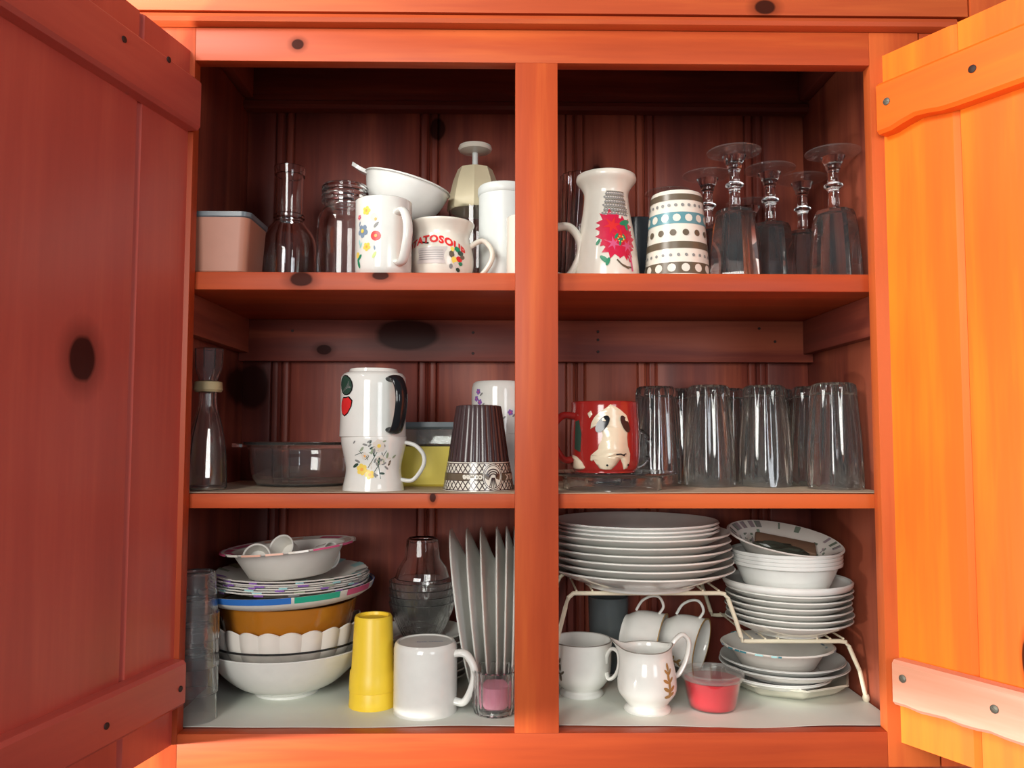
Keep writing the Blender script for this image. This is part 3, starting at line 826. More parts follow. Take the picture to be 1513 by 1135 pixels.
g = goblet('upturned clear goblet in front, just right of the dotted cup', (.3215, .100, S1))
dup(g, (.3945, .171, S1), 'upturned clear goblet between the two tallest-looking front goblets, one step back', 20)
dup(g, (.459, .100, S1), 'upturned clear goblet in front at the right end against the cabinet side', 10)
dup(g, (.3100, .200, S1), 'upturned clear goblet behind and left of the first front goblet', 33)
dup(g, (.459, .216, S1), 'upturned clear goblet behind the right end goblet', 5)
dup(g, (.3915, .260, S1), 'shorter upturned clear goblet at the back wall, behind the middle goblet', 15, scale=(1, 1, .86))
dup(g, (.2640, .262, S1), 'upturned clear goblet at the back wall behind the dotted cup', 15, scale=(1, 1, .95))

# ================================================================ MIDDLE SHELF, LEFT
o = thing('glass_cruet', 'clear glass cruet with a glass stopper in the left corner of the middle shelf', 'cruet', (-.386, .074, S2))
CR = arcprof([(0, .004), (.020, .004), (.022, 0), (.0265, .002), (.0275, .008), (.0262, .040), (.0232, .068), (.0175, .092), (.0130, .108), (.0120, .125), (.0135, .134), (.0160, .137)], 3)
obj('body', lathe(shell(CR, .0022), 48, rf=facet(6, .7)), GLC, o)
obj('collar', lathe([(.0125, .128), (.0165, .128), (.0185, .131), (.0175, .141), (.0135, .142)], 32, close=True), pr('yellowed_cork', (.45, .37, .20), .6), o, label='yellowish cork collar')
obj('stopper', lathe(shell([(0, .140), (.012, .140), (.0135, .146), (.016, .152), (.0185, .160), (.0195, .184)], .003), 32, rf=facet(8)), GLC, o)

o = thing('glass_casserole', 'round clear glass casserole dish with wide rim left of the stacked mugs', 'casserole dish', (-.285, .190, S2))
obj('body', lathe(shell(arcprof([(0, .001), (.060, 0), (.068, .004), (.074, .014), (.0775, .035), (.079, .052), (.084, .057), (.0885, .058)], 3), .004), 64), GLC, o)
for sgn in (1, -1):
    tb = bmesh.new(); pts = []
    for k in range(9):
        a = -0.42+.84*k/8; pts.append((.0865*cos(a), .0865*sin(a)))
    for k in range(9):
        a = 0.36-.72*k/8; pts.append((.101*cos(a), .101*sin(a)))
    extrude_profile([(sgn*x, y) for x, y in pts], 'Z', .0545, .0595, tb)
    obj('handle', tb, GLC, o)

# mug stack: yellow flower mug below, apple mug upside down on it
FM = arcprof([(0, .003), (.035, .003), (.0365, 0), (.0395, .001), (.0390, .008), (.0362, .022), (.0365, .034), (.0400, .050), (.0425, .062), (.0428, .0695)], 4)
o, rz = mug('yellow_flower_mug', 'white waisted mug with yellow and grey flower spray, bottom of the two stacked mugs', (-.1680, .078, S2), .042, .0695, WH, ang=-5, hz=(.90, .20), reach=.0665, hr=.0028, prof=FM, zt=.058, zb=.013, flat=1.9)
p = Print(rz, 4)
random.seed(3)
p.flower(-.012, .028, .0075, YLP, ORG, 6); p.flower(-.002, .0215, .0062, YLP, ORG, 5); p.flower(-.008, .045, .005, BEIGE, ORG, 5)
p.flower(.010, .058, .0085, BEIGE, YLP, 7); p.flower(.012, .040, .0065, BEIGE, GREYP, 6)
for i in range(34):
    u = random.gauss(.006, .012); v = random.uniform(.018, .064)
    p.leaf(u, v, random.uniform(.0018, .0042), random.uniform(0, 180), random.choice([GREYP, DGRN, GREYP, BEIGE, pr('sage_print', (.30, .36, .24), .4)]))
for a, b in [((-.004, .030), (.012, .058)), ((.004, .025), (.016, .044)), ((.012, .016), (.008, .040)), ((-.016, .052), (-.004, .040)), ((.02, .052), (.012, .040)), ((-.022, .046), (-.010, .050))]: p.line([a, b], .0007, DGRN)
p.leaf(-.021, .033, .005, 30, DGRN); p.leaf(.024, .036, .004, 70, BRN2)
p.done(o, 'flower_spray_print')

AP = [(0, .001), (.026, .001), (.028, -.003), (.031, -.003), (.0325, .001), (.039, .003), (.0425, .008), (.0428, .020), (.0428, .060), (.0435, .0855)]
o, rz = mug('apple_mug', 'white mug upside down with red apple and dark handle, on top of another mug', (-.1695, .078, S2+.0700), .0428, .0855, WH, ang=-48, hz=(.86, .10), reach=.064, hr=.0042, prof=AP, inv=True, hmat=BLACK, flat=2.2, hlabel='glossy black-brown handle')
p = Print(rz, 0)
p.poly([(-.0345+.0138*cos(a)*1.0, .0660+.0135*sin(a)-.002*cos(a)) for a in [2*pi*i/14 for i in range(14)]], BLACK)
p.off = .0007
p.poly([(-.0345+.0122*cos(a), .0660+.0120*sin(a)-.002*cos(a)) for a in [2*pi*i/14 for i in range(14)]], DGRN)
p.off = .0010
for k in range(4): p.line([(-.040+.004*k, .057+.002*k), (-.030+.002*k, .066-.001*k), (-.027, .071-.003*k)], .0006, AQUA if k == 9 else GREYP)
ap = [(-.045, .044), (-.040, .051), (-.034, .0505), (-.027, .0515), (-.021, .046), (-.0225, .038), (-.029, .029), (-.036, .0255), (-.042, .029), (-.0455, .037)]
p.off = .0005; p.poly(ap, BLACK)
p.off = .0009; p.poly([(-.034+(u+.034)*.88, .0385+(v-.0385)*.88) for u, v in ap], REDP)
p.done(o, 'apple_print')

# yellow food box
o = thing('yellow_food_box', 'yellow storage box with smoky clear upper part and lid between stacked mugs and brown cup', 'food container', (-.108, .192, S2))
obj('tub', rbox(.094, .092, .100, .098, 0, .056), YELD, o)
obj('clear_cover', rbox(.102, .100, .104, .102, .0565, .080), GLD, o)
obj('lid', rbox(.108, .106, .108, .106, .0805, .0900, solid=True), GREYLID, o, label='smoky grey lid')

# back mugs
o, rz = mug('plain_white_mug', 'plain white mug under the violet-flowered mug at the back beside the centre post', (-.004, .200, S2), .0395, .074, WH, ang=180, reach=None)
o, rz = mug('violet_flower_mug', 'white mug with small violet flowers, upside down on another mug beside the centre post', (-.004, .200, S2+.0745), .0400, .076, WH, inv=True)
p = Print(rz, -18)
for (u, v) in [(-.020, .060), (-.017, .045), (-.020, .030), (-.008, .024), (.014, .026), (.030, .030), (-.024, .050), (-.012, .036)]:
    p.flower(u, v, .0045, PURP, PINK, 5); p.leaf(u+.006, v-.004, .0035, 40, GREYP)
p.done(o, 'violet_print')

# brown coffee cup
BC = [(0, .004), (.024, .004), (.026, 0), (.0295, .001), (.0305, .005), (.0405, .074), (.0412, .0745), (.0470, .1115)]
Hb = .1115
o = thing('ribbed_coffee_cup', 'dark brown ribbed cup upside down with a cream lattice band reading coffee', 'cup', (-.0302, .088, S2))
def ribs(a, z, r): return 1+(.030*abs(sin(13*a))**0.7-.015 if z > .0372 and r > .02 else 0)
obj('ribbed_wall', lathe(flip(shell(BC[:6], .003), Hb), 156, rf=ribs), BROWN, o)
obj('rim_band', lathe([(.0412, .0368), (.0470, .0), (.0440, .0), (.0385, .0368)], 72, close=True), CREAM, o, label='cream band with brown lattice')
rzb = lambda z: .0412+(.0470-.0412)*(Hb-.0745-z)/(Hb-.0745)
p = Print(rzb, 6)
dz = .0060
for (v0, v1) in ((.0020, .0130), (.0235, .0345)):
    n = 40
    for i in range(n):
        u = -.15+.0072*i
        if not (-.140 < u < .140): continue
        for sg in (1, -1): p.line([(u-sg*.0036, v0), (u+sg*.0036, v1)], .0013, BROWN)
for v in (.0015, .0137, .0228, .0352): p.line([(-.135+.005*i, v) for i in range(55)], .0011, BROWN)
p.line([(-.135+.005*i, .01825) for i in range(55)], .0088, BRN2, off=.0006)
p.text('coffee', -.011, .0206, .0105, CREAM, upside=True, bold=.0004, off=.0010)
p.text('MILK', .047, .0215, .0105, CREAM, upside=True, bold=.0003, off=.0010)
# emblem: a domed tree in a ring
p.dot(.0155, .0185, .0140, CREAM, 24, rv=.0172, off=.0010)
for r in (.0135, .0118): p.line([(.0155+r*cos(2*pi*i/24), .0185+r*1.22*sin(2*pi*i/24)) for i in range(25)], .0008, BROWN, off=.0013)
for k, (r, v) in enumerate([(.0088, .0200), (.0068, .0188), (.0048, .0178)]): p.line([(.0155+r*cos(pi*i/10), v+r*.95*sin(pi*i/10)) for i in range(11)], .0015, BROWN, off=.0014)
for k in range(-2, 3): p.line([(.0155+k*.0008, .0175), (.0155+k*.0026, .0050)], .0010, BROWN, off=.0014)
p.done(o, 'lattice_and_lettering')

# ================================================================ MIDDLE SHELF, RIGHT
o = thing('glass_plate', 'flat clear glass footed plate under the red dog-face mug', 'plate', (.150, .1005, S2))
obj('disc', lathe([(0, .0170), (.060, .0170), (.066, .0175), (.084, .0195), (.0875, .0215), (.0870, .0235), (.080, .0225), (.070, .0205), (0, .0200)], 64), GLC, o)
obj('foot_ring', lathe([(.060, 0), (.066, 0), (.068, .0168), (.062, .0168)], 64, close=True), GLC, o)

RM = [(0, .003), (.036, .003), (.038, 0), (.042, .002), (.0450, .010), (.0465, .030), (.0460, .060), (.0440, .085), (.0445, .0915)]
o, rz = mug('dog_face_mug', 'glossy red mug with a cream shaggy dog face in relief, standing on the glass plate', (.1385, .092, S2+.0240), .0465, .0915, RED, ang=196, hz=(.80, .18), reach=.074, hr=.0050, prof=arcprof(RM, 3))
# face relief: pixel-free outline in metres, u right, v up
face = [(.000, .088), (-.006, .083), (-.014, .078), (-.021, .071), (-.0255, .063), (-.0265, .056), (-.023, .058), (-.018, .060), (-.012, .055), (-.0105, .047), (-.0125, .041), (-.0155, .035), (-.0165, .030), (-.0215, .026), (-.026, .022), (-.027, .016), (-.0245, .0145), (-.0225, .0165), (-.018, .010), (-.014, .005), (-.006, .003), (.001, .004), (.007, .010), (.0125, .018), (.0155, .012), (.018, .004), (.023, .005), (.027, .014), (.0275, .024), (.0235, .034), (.0225, .045), (.0235, .055), (.0255, .066), (.022, .074), (.013, .081), (.005, .086)]
def relief(rz, pts, a0, off0, off1, name, mat, parent, bulge=None):
    bm = bmesh.new(); pr_ = Print(rz, a0)
    # subdivide outline into a grid-friendly fan by scanning rows
    tri = tessellate_polygon([[Vector((u, v, 0)) for u, v in pts]])
    tmp = bmesh.new(); vv = [tmp.verts.new((u, v, 0)) for u, v in pts]
    for t in tri:
        try: tmp.faces.new([vv[i] for i in t])
        except ValueError: pass
    for _ in range(2): bmesh.ops.subdivide_edges(tmp, edges=tmp.edges[:], cuts=1, use_grid_fill=True)
    bmesh.ops.triangulate(tmp, faces=tmp.faces[:])
    tmp.verts.index_update()
    bset = {v.index for e in tmp.edges if e.is_boundary for v in e.verts}
    T, B = {}, {}
    for v in tmp.verts:
        edge = v.index in bset; b = bulge(v.co.x, v.co.y) if bulge else 0
        T[v.index] = bm.verts.new(pr_.P(v.co.x, v.co.y, (off1*.45 if edge else off1+b)))
        if edge: B[v.index] = bm.verts.new(pr_.P(v.co.x, v.co.y, off0))
    for f in tmp.faces: bm.faces.new([T[v.index] for v in f.verts])
    for e in tmp.edges:
        if e.is_boundary:
            a, b = e.verts[0].index, e.verts[1].index
            bm.faces.new((T[a], T[b], B[b], B[a]))
    tmp.free()
    return obj(name, finish(bm, 60), mat, parent)


CRF = pr('cream_glaze', (0.78, 0.66, 0.48), 0.2, coat=0.3)
bul = lambda u, v: .006*math.exp(-((u-.001)/.014)**2-((v-.028)/.022)**2)
relief(rz, face, 3, -.001, .0020, 'face_relief', CRF, o, bul)
p = Print(rz, 3, off=.0052)
for (u, v, r, rv, rt_) in [(-.0105, .0625, .0062, .0125, -.60), (.0185, .0625, .0050, .0118, .42)]:
    p.dot(u, v, r, BLACK, 20, rv=rv, rot=rt_, off=.0032); p.dot(u+.001, v+.006, .0016, CRF, 8, rv=.0022, off=.0037); p.dot(u+.003, v+.0045, .0011, CRF, 8, off=.0037)
p.line([(.0045, .0235), (.010, .0240), (.0145, .0215)], .0016, BLACK, off=.0085); p.line([(.012, .0225), (.0165, .0245)], .0014, BLACK, off=.0082)
p.dot(-.005, .0095, .0014, BLACK, off=.0050); p.dot(.0225, .0095, .0012, BLACK, rv=.0016, off=.0032)
p.done(o, 'eyes_and_mouth')
relief(rz, [(-.036, .076), (-.031, .080), (-.029, .075), (-.033, .070)], 10, -.001, .0012, 'ear_spot', CRF, o)
relief(rz, [(-.062, .003), (-.060, .016), (-.064, .022), (-.055, .020), (-.046, .014), (-.040, .006), (-.043, .003)], 10, -.001, .004, 'paw_relief', CRF, o)
p = Print(rz, 10); p.poly([(-.060, .030), (-.048, .026), (-.046, .050), (-.050, .068), (-.058, .066)], DGRN); p.done(o, 'green_patch')

o, rz = mug('clear_glass_mug', 'clear glass mug with a round ring handle behind the red dog-face mug', (.150, .210, S2), .0325, .088, GL, ang=-22, reach=None, t=.0025)
rg = bmesh.new()
for i in range(1): tube([(.0325+.021+.0215*cos(2*pi*k/28), 0, .053+.0265*sin(2*pi*k/28)) for k in range(28)], .0036, 10, closed=True, bm=rg)
h = obj('handle', rg, SOLID, o); h.rotation_euler = (0, 0, radians(-28))

# fluted tumblers upside down
def fl(a, z, r): return 1+(.032+.045*max(0, (z-.118)/.025))*cos(12*a)*(1 if r > .012 else 0)*min(1, max(0, z/.05+.15))
def tumbler(label, loc):
    o = thing('fluted_tumbler', label, 'tumbler', loc, group='fluted glass tumblers upside down')
    prof = [(.0350, 0), (.0366, 0), (.0362, .020), (.0345, .060), (.0315, .100), (.0295, .122), (.0288, .134), (.0270, .141), (.0225, .1440), (.0200, .1435), (.018, .139), (0, .138), (0, .130), (.018, .130), (.0250, .127), (.0272, .118), (.0295, .098), (.0328, .060), (.0345, .020)]
    obj('body', lathe(prof, 96, rf=fl, close=True), GLC, o)
    return o


g = tumbler('upturned fluted tumbler nearest the red mug, partly behind the ring handle', (.2290, .200, S2))
dup(g, (.2990, .170, S2), 'upturned fluted tumbler in the front row, second from the red mug', 8)
dup(g, (.3800, .170, S2), 'upturned fluted tumbler in the front row, third from the red mug', 14)
dup(g, (.4570, .112, S2), 'upturned fluted tumbler nearest the front, at the right end of the middle shelf', 3)
dup(g, (.2720, .2610, S2), 'upturned fluted tumbler at the back wall, seen between first and second front ones', 11)
dup(g, (.3490, .2500, S2), 'upturned fluted tumbler at the back wall, seen between second and third front ones', 5)
dup(g, (.4240, .2610, S2), 'upturned fluted tumbler at the back wall, right of the third front one', 9)
dup(g, (.4585, .192, S2), 'upturned fluted tumbler directly behind the right end one', 2)

# ================================================================ BOTTOM, LEFT
FL = S0+.0002
def pcup(label, loc):
    o = thing('clear_plastic_cup', label, 'cup', loc, group='nested clear cups')
    prof = shell([(0, .003), (.0175, .003), (.019, 0), (.0215, .002), (.0250, .050), (.0272, .0515), (.0283, .084)], .0013)
    hob = lambda a, z, r: 1+(.040*cos(10*a)*cos(z*420) if .012 < z < .075 and r > .02 else 0)
    obj('body', lathe(flip(prof, .084), 84, rf=hob), FROST, o)
    return o


g = pcup('clear dimpled cup, lowest of the nested stack in the left corner', (-.3860, .052, FL))
for k, nm in ((1, 'second from the bottom'), (2, 'third from the bottom'), (3, 'topmost')): dup(g, (-.3860+.0004*k, .052, FL+.0333*k), 'clear dimpled cup, %s of the nested stack in the left corner' % nm, 12*k)

BX, BY = -.2990, .1680
o = obj('serving_bowl', lathe(shell(arcprof([(0, .003), (.038, .003), (.040, 0), (.044, 0), (.046, .005), (.070, .016), (.092, .036), (.106, .056), (.112, .066)], 4), .003), 72), WH)
place(o, (BX, BY, FL)); tag(o, 'large plain white serving bowl at the bottom of the left stack', 'bowl')
o = obj('glass_dish', lathe(shell(arcprof([(0, .001), (.060, 0), (.080, .012), (.098, .034), (.1035, .050), (.1085, .0535)], 3), .0028), 64), GLC)
place(o, (BX, BY, FL+.0215)); tag(o, 'clear glass pie dish between white serving bowl and scalloped bowl', 'dish')
sca = lambda a, z, r: 1+(.042*abs(sin(11*a)) if r > .055 else 0)
bm = lathe(shell(arcprof([(0, .001), (.050, 0), (.068, .010), (.086, .030), (.095, .052), (.0985, .0700)], 4), .003), 132, rf=sca)
for v in bm.verts:
    if v.co.z > .058:
        a = math.atan2(v.co.y, v.co.x); v.co.z += .0045*abs(sin(11*a))*(v.co.z-.058)/.012
o = obj('scalloped_bowl', bm, pr('ivory_milk_glass', (.78, .72, .64), .2, coat=.3)); place(o, (BX, BY, FL+.0260)); tag(o, 'ivory bowl with scalloped fluted rim holding the amber bowl', 'bowl')
o = obj('amber_bowl', lathe(shell(arcprof([(0, .001), (.052, 0), (.066, .006), (.080, .030), (.0900, .070), (.0945, .0930)], 4), .003), 64), AMBER); place(o, (BX, BY, FL+.0340)); tag(o, 'amber brown bowl standing inside the ivory scalloped bowl', 'bowl')
# plate with coloured rim
PZ = FL+.1255
PR = [(0, .001), (.070, 0), (.090, .002), (.104, .006), (.116, .0135), (.1195, .0225)]
o = thing('coloured_rim_plate', 'white paper plate with blue, green and pink rim under the flowery plates', 'plate', (BX, BY, PZ), rot=(0, radians(-2.0), radians(0)))
obj('body', lathe(shell(PR, .0018), 72), PAPER, o)
bm = bmesh.new(); mats = [BLUE, PAPER, EMER, PINK]
def arcband(bm, a0, a1, r0, z0, r1, z1, mi):
    n = max(2, int((a1-a0)/6)); prev = None
    for i in range(n+1):
        a = radians(a0+(a1-a0)*i/n); c = [bm.verts.new((r0*cos(a), r0*sin(a), z0)), bm.verts.new((r1*cos(a), r1*sin(a), z1))]
        if prev: bm.faces.new((prev[0], c[0], c[1], prev[1])).material_index = mi
        prev = c
for (a0, a1, mi) in [(205, 225, 0), (233, 286, 0), (288, 318, 2), (324, 350, 3), (0, 60, 0), (70, 120, 2), (130, 190, 3)]:
    arcband(bm, a0, a1, .1171, .0150, .1200, .0232, mi); arcband(bm, a0, a1, .1200, .0232, .1150, .0200, mi)
obj('rim_colours', bm, mats, o)
# five flowery paper plates
rnd = random.Random(7)
for k in range(6):
    R = .1090-.0006*k
    o = thing('flowery_paper_plate', '', 'plate', (BX+.003*rnd.uniform(-1, 1)+.003, BY+.003*rnd.uniform(-1, 1), PZ+.0145+.0028*k), rotz=rnd.uniform(0, 360), group='stack of flowery paper plates')
    o['label'] = ['lowest flowery paper plate, right on the blue and green rimmed plate', 'second flowery paper plate up in the left stack', 'third flowery paper plate up in the left stack', 'fourth flowery paper plate up in the left stack', 'fifth flowery paper plate up in the left stack', 'topmost flowery paper plate, directly under the pink-edged paper bowl'][k]
    obj('body', lathe(shell([(0, .001), (.066, 0), (.074, .002), (.088, .008), (R-.002, .0125), (R, .0120)], .0009), 90, rf=lambda a, z, r: 1+(.006*sin(30*a) if r > .09 else 0)), PAPER, o)
    bm = bmesh.new()
    cols = [PURP, AQUA, pr('sage_print', (.3, .36, .24), .4), GREYP, PAPER, AQUA]
    for q in range(14):
        a = q*360/14+rnd.uniform(-5, 5); mi = rnd.randrange(4) 
        arcband(bm, a, a+rnd.uniform(6, 14), .0895, .0100, R-.0015, .0144, mi); arcband(bm, a, a+rnd.uniform(5, 9), R+.0010, .0122, R+.0002, .0098, mi)
    obj('flower_print', bm, cols[:4], o)
# paper bowl with pink edge
o = thing('pink_edged_paper_bowl', 'paper bowl with pink flowered edge on top of the left stack, holding small white cups', 'bowl', (BX+.004, BY-.008, PZ+.0360), rot=(0, radians(-4.5), 0))
obj('body', lathe(shell([(0, .001), (.052, 0), (.056, .002), (.076, .0375), (.090, .0405), (.0925, .0398)], .0010), 72), PAPER, o)
bm = bmesh.new()
for (a0, a1, mi) in [(200, 222, 0), (226, 240, 1), (244, 262, 2), (266, 280, 2), (284, 300, 1), (304, 330, 0), (334, 352, 0), (0, 30, 1), (40, 70, 0), (90, 130, 2), (140, 170, 0), (176, 196, 0)]:
    arcband(bm, a0, a1, .0770, .0395, .0926, .0415, mi); arcband(bm, a0, a1, .0928, .0415, .0930, .0390, mi)
obj('edge_print', bm, [PINK, CREAM, pr('peach_print', (.8, .45, .33), .4)], o)
for k, (dx, dy, dz, rx, rzz, lb) in enumerate([(-.038, -.014, .0255, 74, 12, 'small white cup on its side at the left in the pink-edged paper bowl'), (.002, .004, .0335, 66, -18, 'small white cup on its side standing highest in the pink-edged paper bowl'), (.036, .022, .0265, 84, 60, 'small white cup lying at the right in the pink-edged paper bowl')]):
    oo = obj('small_white_cup', lathe(shell([(0, .001), (.015, 0), (.0165, .002), (.021, .030), (.0225, .031)], .0012), 36), PAPER if k < 2 else WH)
    place(oo, (BX+dx, BY-.008+dy, PZ+.0360+dz*.86), rot=(radians(rx), 0, radians(rzz))); oo.scale = (.84, .84, .84); tag(oo, lb, 'cup', 'small white cups in the paper bowl')

# yellow cups
def ycup(label, loc):
    prof = [(0, .004), (.0195, .004), (.0205, 0), (.0235, 0), (.0250, .003), (.0283, .0700), (.0300, .0720), (.0312, .0955)]
    o = obj('yellow_plastic_cup', lathe(flip(shell(prof, .0013), .0955), 56), YEL); place(o, loc); tag(o, label, 'cup', 'nested yellow cups'); return o


ycup('yellow plastic cup upside down, the lower one with only its rim showing', (-.1700, .106, FL))
ycup('yellow plastic cup upside down, nested on top of the other yellow cup', (-.1700, .106, FL+.0215))

# white mug
o, rz = mug('upturned_white_mug', 'plain glossy white mug upside down in front beside the yellow cups', (-.0980, .0825, FL), .0410, .0890, WH, ang=-14, hz=(.84, .17), reach=.0655, hr=.0050, inv=True, prof=[(0, .0012), (.0335, .0012), (.0350, 0), (.0375, 0), (.0400, .003), (.0412, .009), (.0412, .089)], flat=1.35)
p = Print(lambda v: .03, 0); bmt = bmesh.new()
cu = bpy.data.curves.new('t', 'FONT'); cu.body = 'fine china'; cu.size = .009; cu.align_x = 'CENTER'
to = bpy.data.objects.new('t', cu); C.objects.link(to); bpy.context.view_layer.update()
me = bpy.data.meshes.new_from_object(to.evaluated_get(bpy.context.evaluated_depsgraph_get())); bpy.data.objects.remove(to); p.bm.free()
stamp = obj('base_stamp', me, pr('faint_blue_print', (.16, .18, .34), .4), o); stamp.location = (.006, -.004, .0880); stamp.rotation_euler = (0, 0, radians(8))

# pressed glass votive
o = thing('pressed_glass_votive', 'small pressed glass candle cup with pink wax in front of the upright plates', 'candle holder', (-.0070, .0735, FL))
obj('cup', lathe(shell([(0, .006), (.022, .006), (.024, 0), (.0275, .002), (.0285, .010), (.0295, .050), (.0305, .0555)], .0035), 120, rf=lambda a, z, r: 1+(.075*abs(cos(9*a)) if r > .025 and .004 < z else 0)), GLC, o)
obj('wax', lathe([(0, .0095), (.020, .0095), (.0225, .014), (.0225, .036), (0, .038)], 32), ROSEG, o, label='rose pink wax')

# saucer stack with glass dishes
DX, DY = -.1180, .215
def saucer(R, t=.0022, h=None):
    h = h or R*.17
    return lathe(shell(arcprof([(0, .002), (R*.52, .002), (R*.54, 0), (R*.58, 0), (R*.62, .003), (R*.80, h*.42), (R*.97, h*.93), (R, h)], 3), t), 64)


sm = finish(saucer(.0675, .002, .012)); sm.materials.append(WH)
names = ['bottom', 'second', 'third', 'fourth', 'fifth', 'sixth', 'top']
for k in range(7):
    oo = bpy.data.objects.new('saucer', sm); C.objects.link(oo); place(oo, (DX+.001*sin(k*2), DY+.001*cos(k*3), FL+.0098*k))
    tag(oo, '%s saucer in the pile behind the upturned white mug' % names[k], 'saucer', 'saucers behind the white mug')
gz = FL+.0098*6+.0032
gd = finish(lathe(shell(arcprof([(0, .002), (.022, .002), (.024, 0), (.027, .002), (.034, .014), (.044, .036), (.0475, .052)], 3), .0024), 96, rf=lambda a, z, r: 1+(.02*abs(sin(14*a)) if r > .028 else 0))); gd.materials.append(GLC)
for k, nm in enumerate(['lowest', 'second', 'third', 'highest']):
    oo = bpy.data.objects.new('glass_dessert_dish', gd); C.objects.link(oo); place(oo, (DX+.002, DY-.001, gz+.0100*k), 7*k)
    tag(oo, '%s clear cut-glass dessert dish nested on the saucers' % nm, 'dessert dish', 'nested glass dessert dishes')
oo = obj('upturned_glass', lathe(flip(shell([(0, .004), (.018, .004), (.020, 0), (.0235, .003), (.0265, .030), (.036, .044), (.0400, .0580)], .0022), .058), 64, rf=facet(10, .6)), GL)
place(oo, (DX+.002, DY-.001, gz+.030+.0560)); tag(oo, 'small clear glass upside down on top of the nested dessert dishes', 'glass')

# upright plates
PLP = arcprof([(0, .002), (.055, .002), (.057, 0), (.062, 0), (.066, .003), (.086, .010), (.1035, .0165), (.1055, .0175)], 3)
pm = finish(lathe(shell(PLP, .0024), 80)); pm.materials.append(WH)
for k, (xt, xb) in enumerate([(-.0715, -.0430), (-.0480, -.0300), (-.0280, -.0170), (-.0055, -.0045), (.0085, .0050), (.0205, .0160)]):
    oo = bpy.data.objects.new('dinner_plate', pm); C.objects.link(oo)
    tl = math.atan2(xt-xb, .18)
    place(oo, ((xt+xb)/2*.948+.0175, .1830, FL+.1135), rot=(0, -pi/2+tl, 0)); oo.scale = (1.07, 1.07, 1.0)
    tag(oo, ['white plate on edge, leftmost and most tilted of the upright row', 'white plate on edge, second from the left of the upright row', 'white plate on edge, third from the left of the upright row', 'white plate on edge, third from the centre post in the upright row', 'white plate on edge, second from the centre post in the upright row', 'white plate on edge, closest to the centre post'][k], 'plate', 'white plates standing on edge')

# ================================================================ BOTTOM, RIGHT
# wire rack
RZ1, RZ2, YF, YK = .1440, .0800, .1120, .2720
o = thing('wire_shelf_rack', 'cream coated wire rack with two levels holding white plates and bowls', 'rack', (0, 0, FL))
def frame(y):
    pts = [(.052, y, .0045), (.070, y, .060), (.087, y, .125), (.091, y, .138), (.098, y, RZ1), (.106, y, RZ1), (.200, y, RZ1), (.296, y, RZ1), (.303, y, .1425), (.307, y, .137), (.3165, y, .110), (.324, y, .086), (.3265, y, .0805), (.332, y, RZ2), (.345, y, RZ2), (.400, y, RZ2), (.458, y, RZ2), (.466, y, .0785), (.470, y, .073), (.484, y, .040), (.4915, y, .0045)]
    return tube(pts, .0030, 10)
obj('front_frame', frame(YF), WIRE, o); obj('back_frame', frame(YK), WIRE, o)
for x in [.1020+.0214*i for i in range(10)]:
    obj('cross_wire', tube([(x, YF-.001, RZ1+.0034), (x, (YF+YK)/2, RZ1+.0036), (x, YK+.001, RZ1+.0034)], .0014, 8), WIRE, o)
for x in [.3390+.0176*i for i in range(8)]:
    obj('cross_wire', tube([(x, YF-.001, RZ2+.0034), (x, (YF+YK)/2, RZ2+.0036), (x, YK+.001, RZ2+.0034)], .0014, 8), WIRE, o)
for (x, y) in ((.052, YF), (.052, YK), (.4915, YF), (.4915, YK)):
    bb = lathe([(0, 0), (.0035, .0003), (.0048, .003), (.0048, .006), (.0035, .0095), (0, .0105)], 16); q = obj('foot_cap', bb, WIRE, o); q.location = (x, y, 0)
for (x) in (.166, .187, .220, .241):
    obj('cup_hook', tube(smooth_path([(x, .190, RZ1+.0010), (x, .186, .137), (x, .180, .1305), (x, .172, .1315), (x, .170, .137)], 4), .0013, 8), WIRE, o)

# dinner plates
DPX, DPY = .1930, .1560; dz0 = FL+RZ1+.0052
DP = arcprof([(0, .003), (.070, .003), (.072, 0), (.077, 0), (.081, .004), (.108, .014), (.128, .0235), (.1305, .0250)], 3)
dm = finish(lathe(shell(DP, .0024), 96)); dm.materials.append(WH)
for k, nm in enumerate(['bottom', 'second', 'third', 'fourth', 'fifth', 'sixth']):
    oo = bpy.data.objects.new('dinner_plate', dm); C.objects.link(oo); place(oo, (DPX-.0012*k+.002, DPY+.001*sin(k*2.3), dz0+.0098*k))
    tag(oo, '%s large white dinner plate in the pile on the wire rack' % nm, 'plate', 'large white dinner plates on the rack')
LP = arcprof([(0, .002), (.070, .002), (.072, 0), (.076, 0), (.080, .003), (.100, .012), (.113, .0200), (.1155, .0215)], 3)
lm = finish(lathe(shell(LP, .0026), 96)); lm.materials.append(WH2)
for k, nm in enumerate(['lowest', 'middle', 'top']):
    oo = bpy.data.objects.new('luncheon_plate', lm); C.objects.link(oo); place(oo, (DPX-.004, DPY-.002, dz0+.0098*5+.0070+.0052*k))
    tag(oo, '%s of three brighter white plates crowning the big plate pile' % nm, 'plate', 'brighter white plates on the big pile')

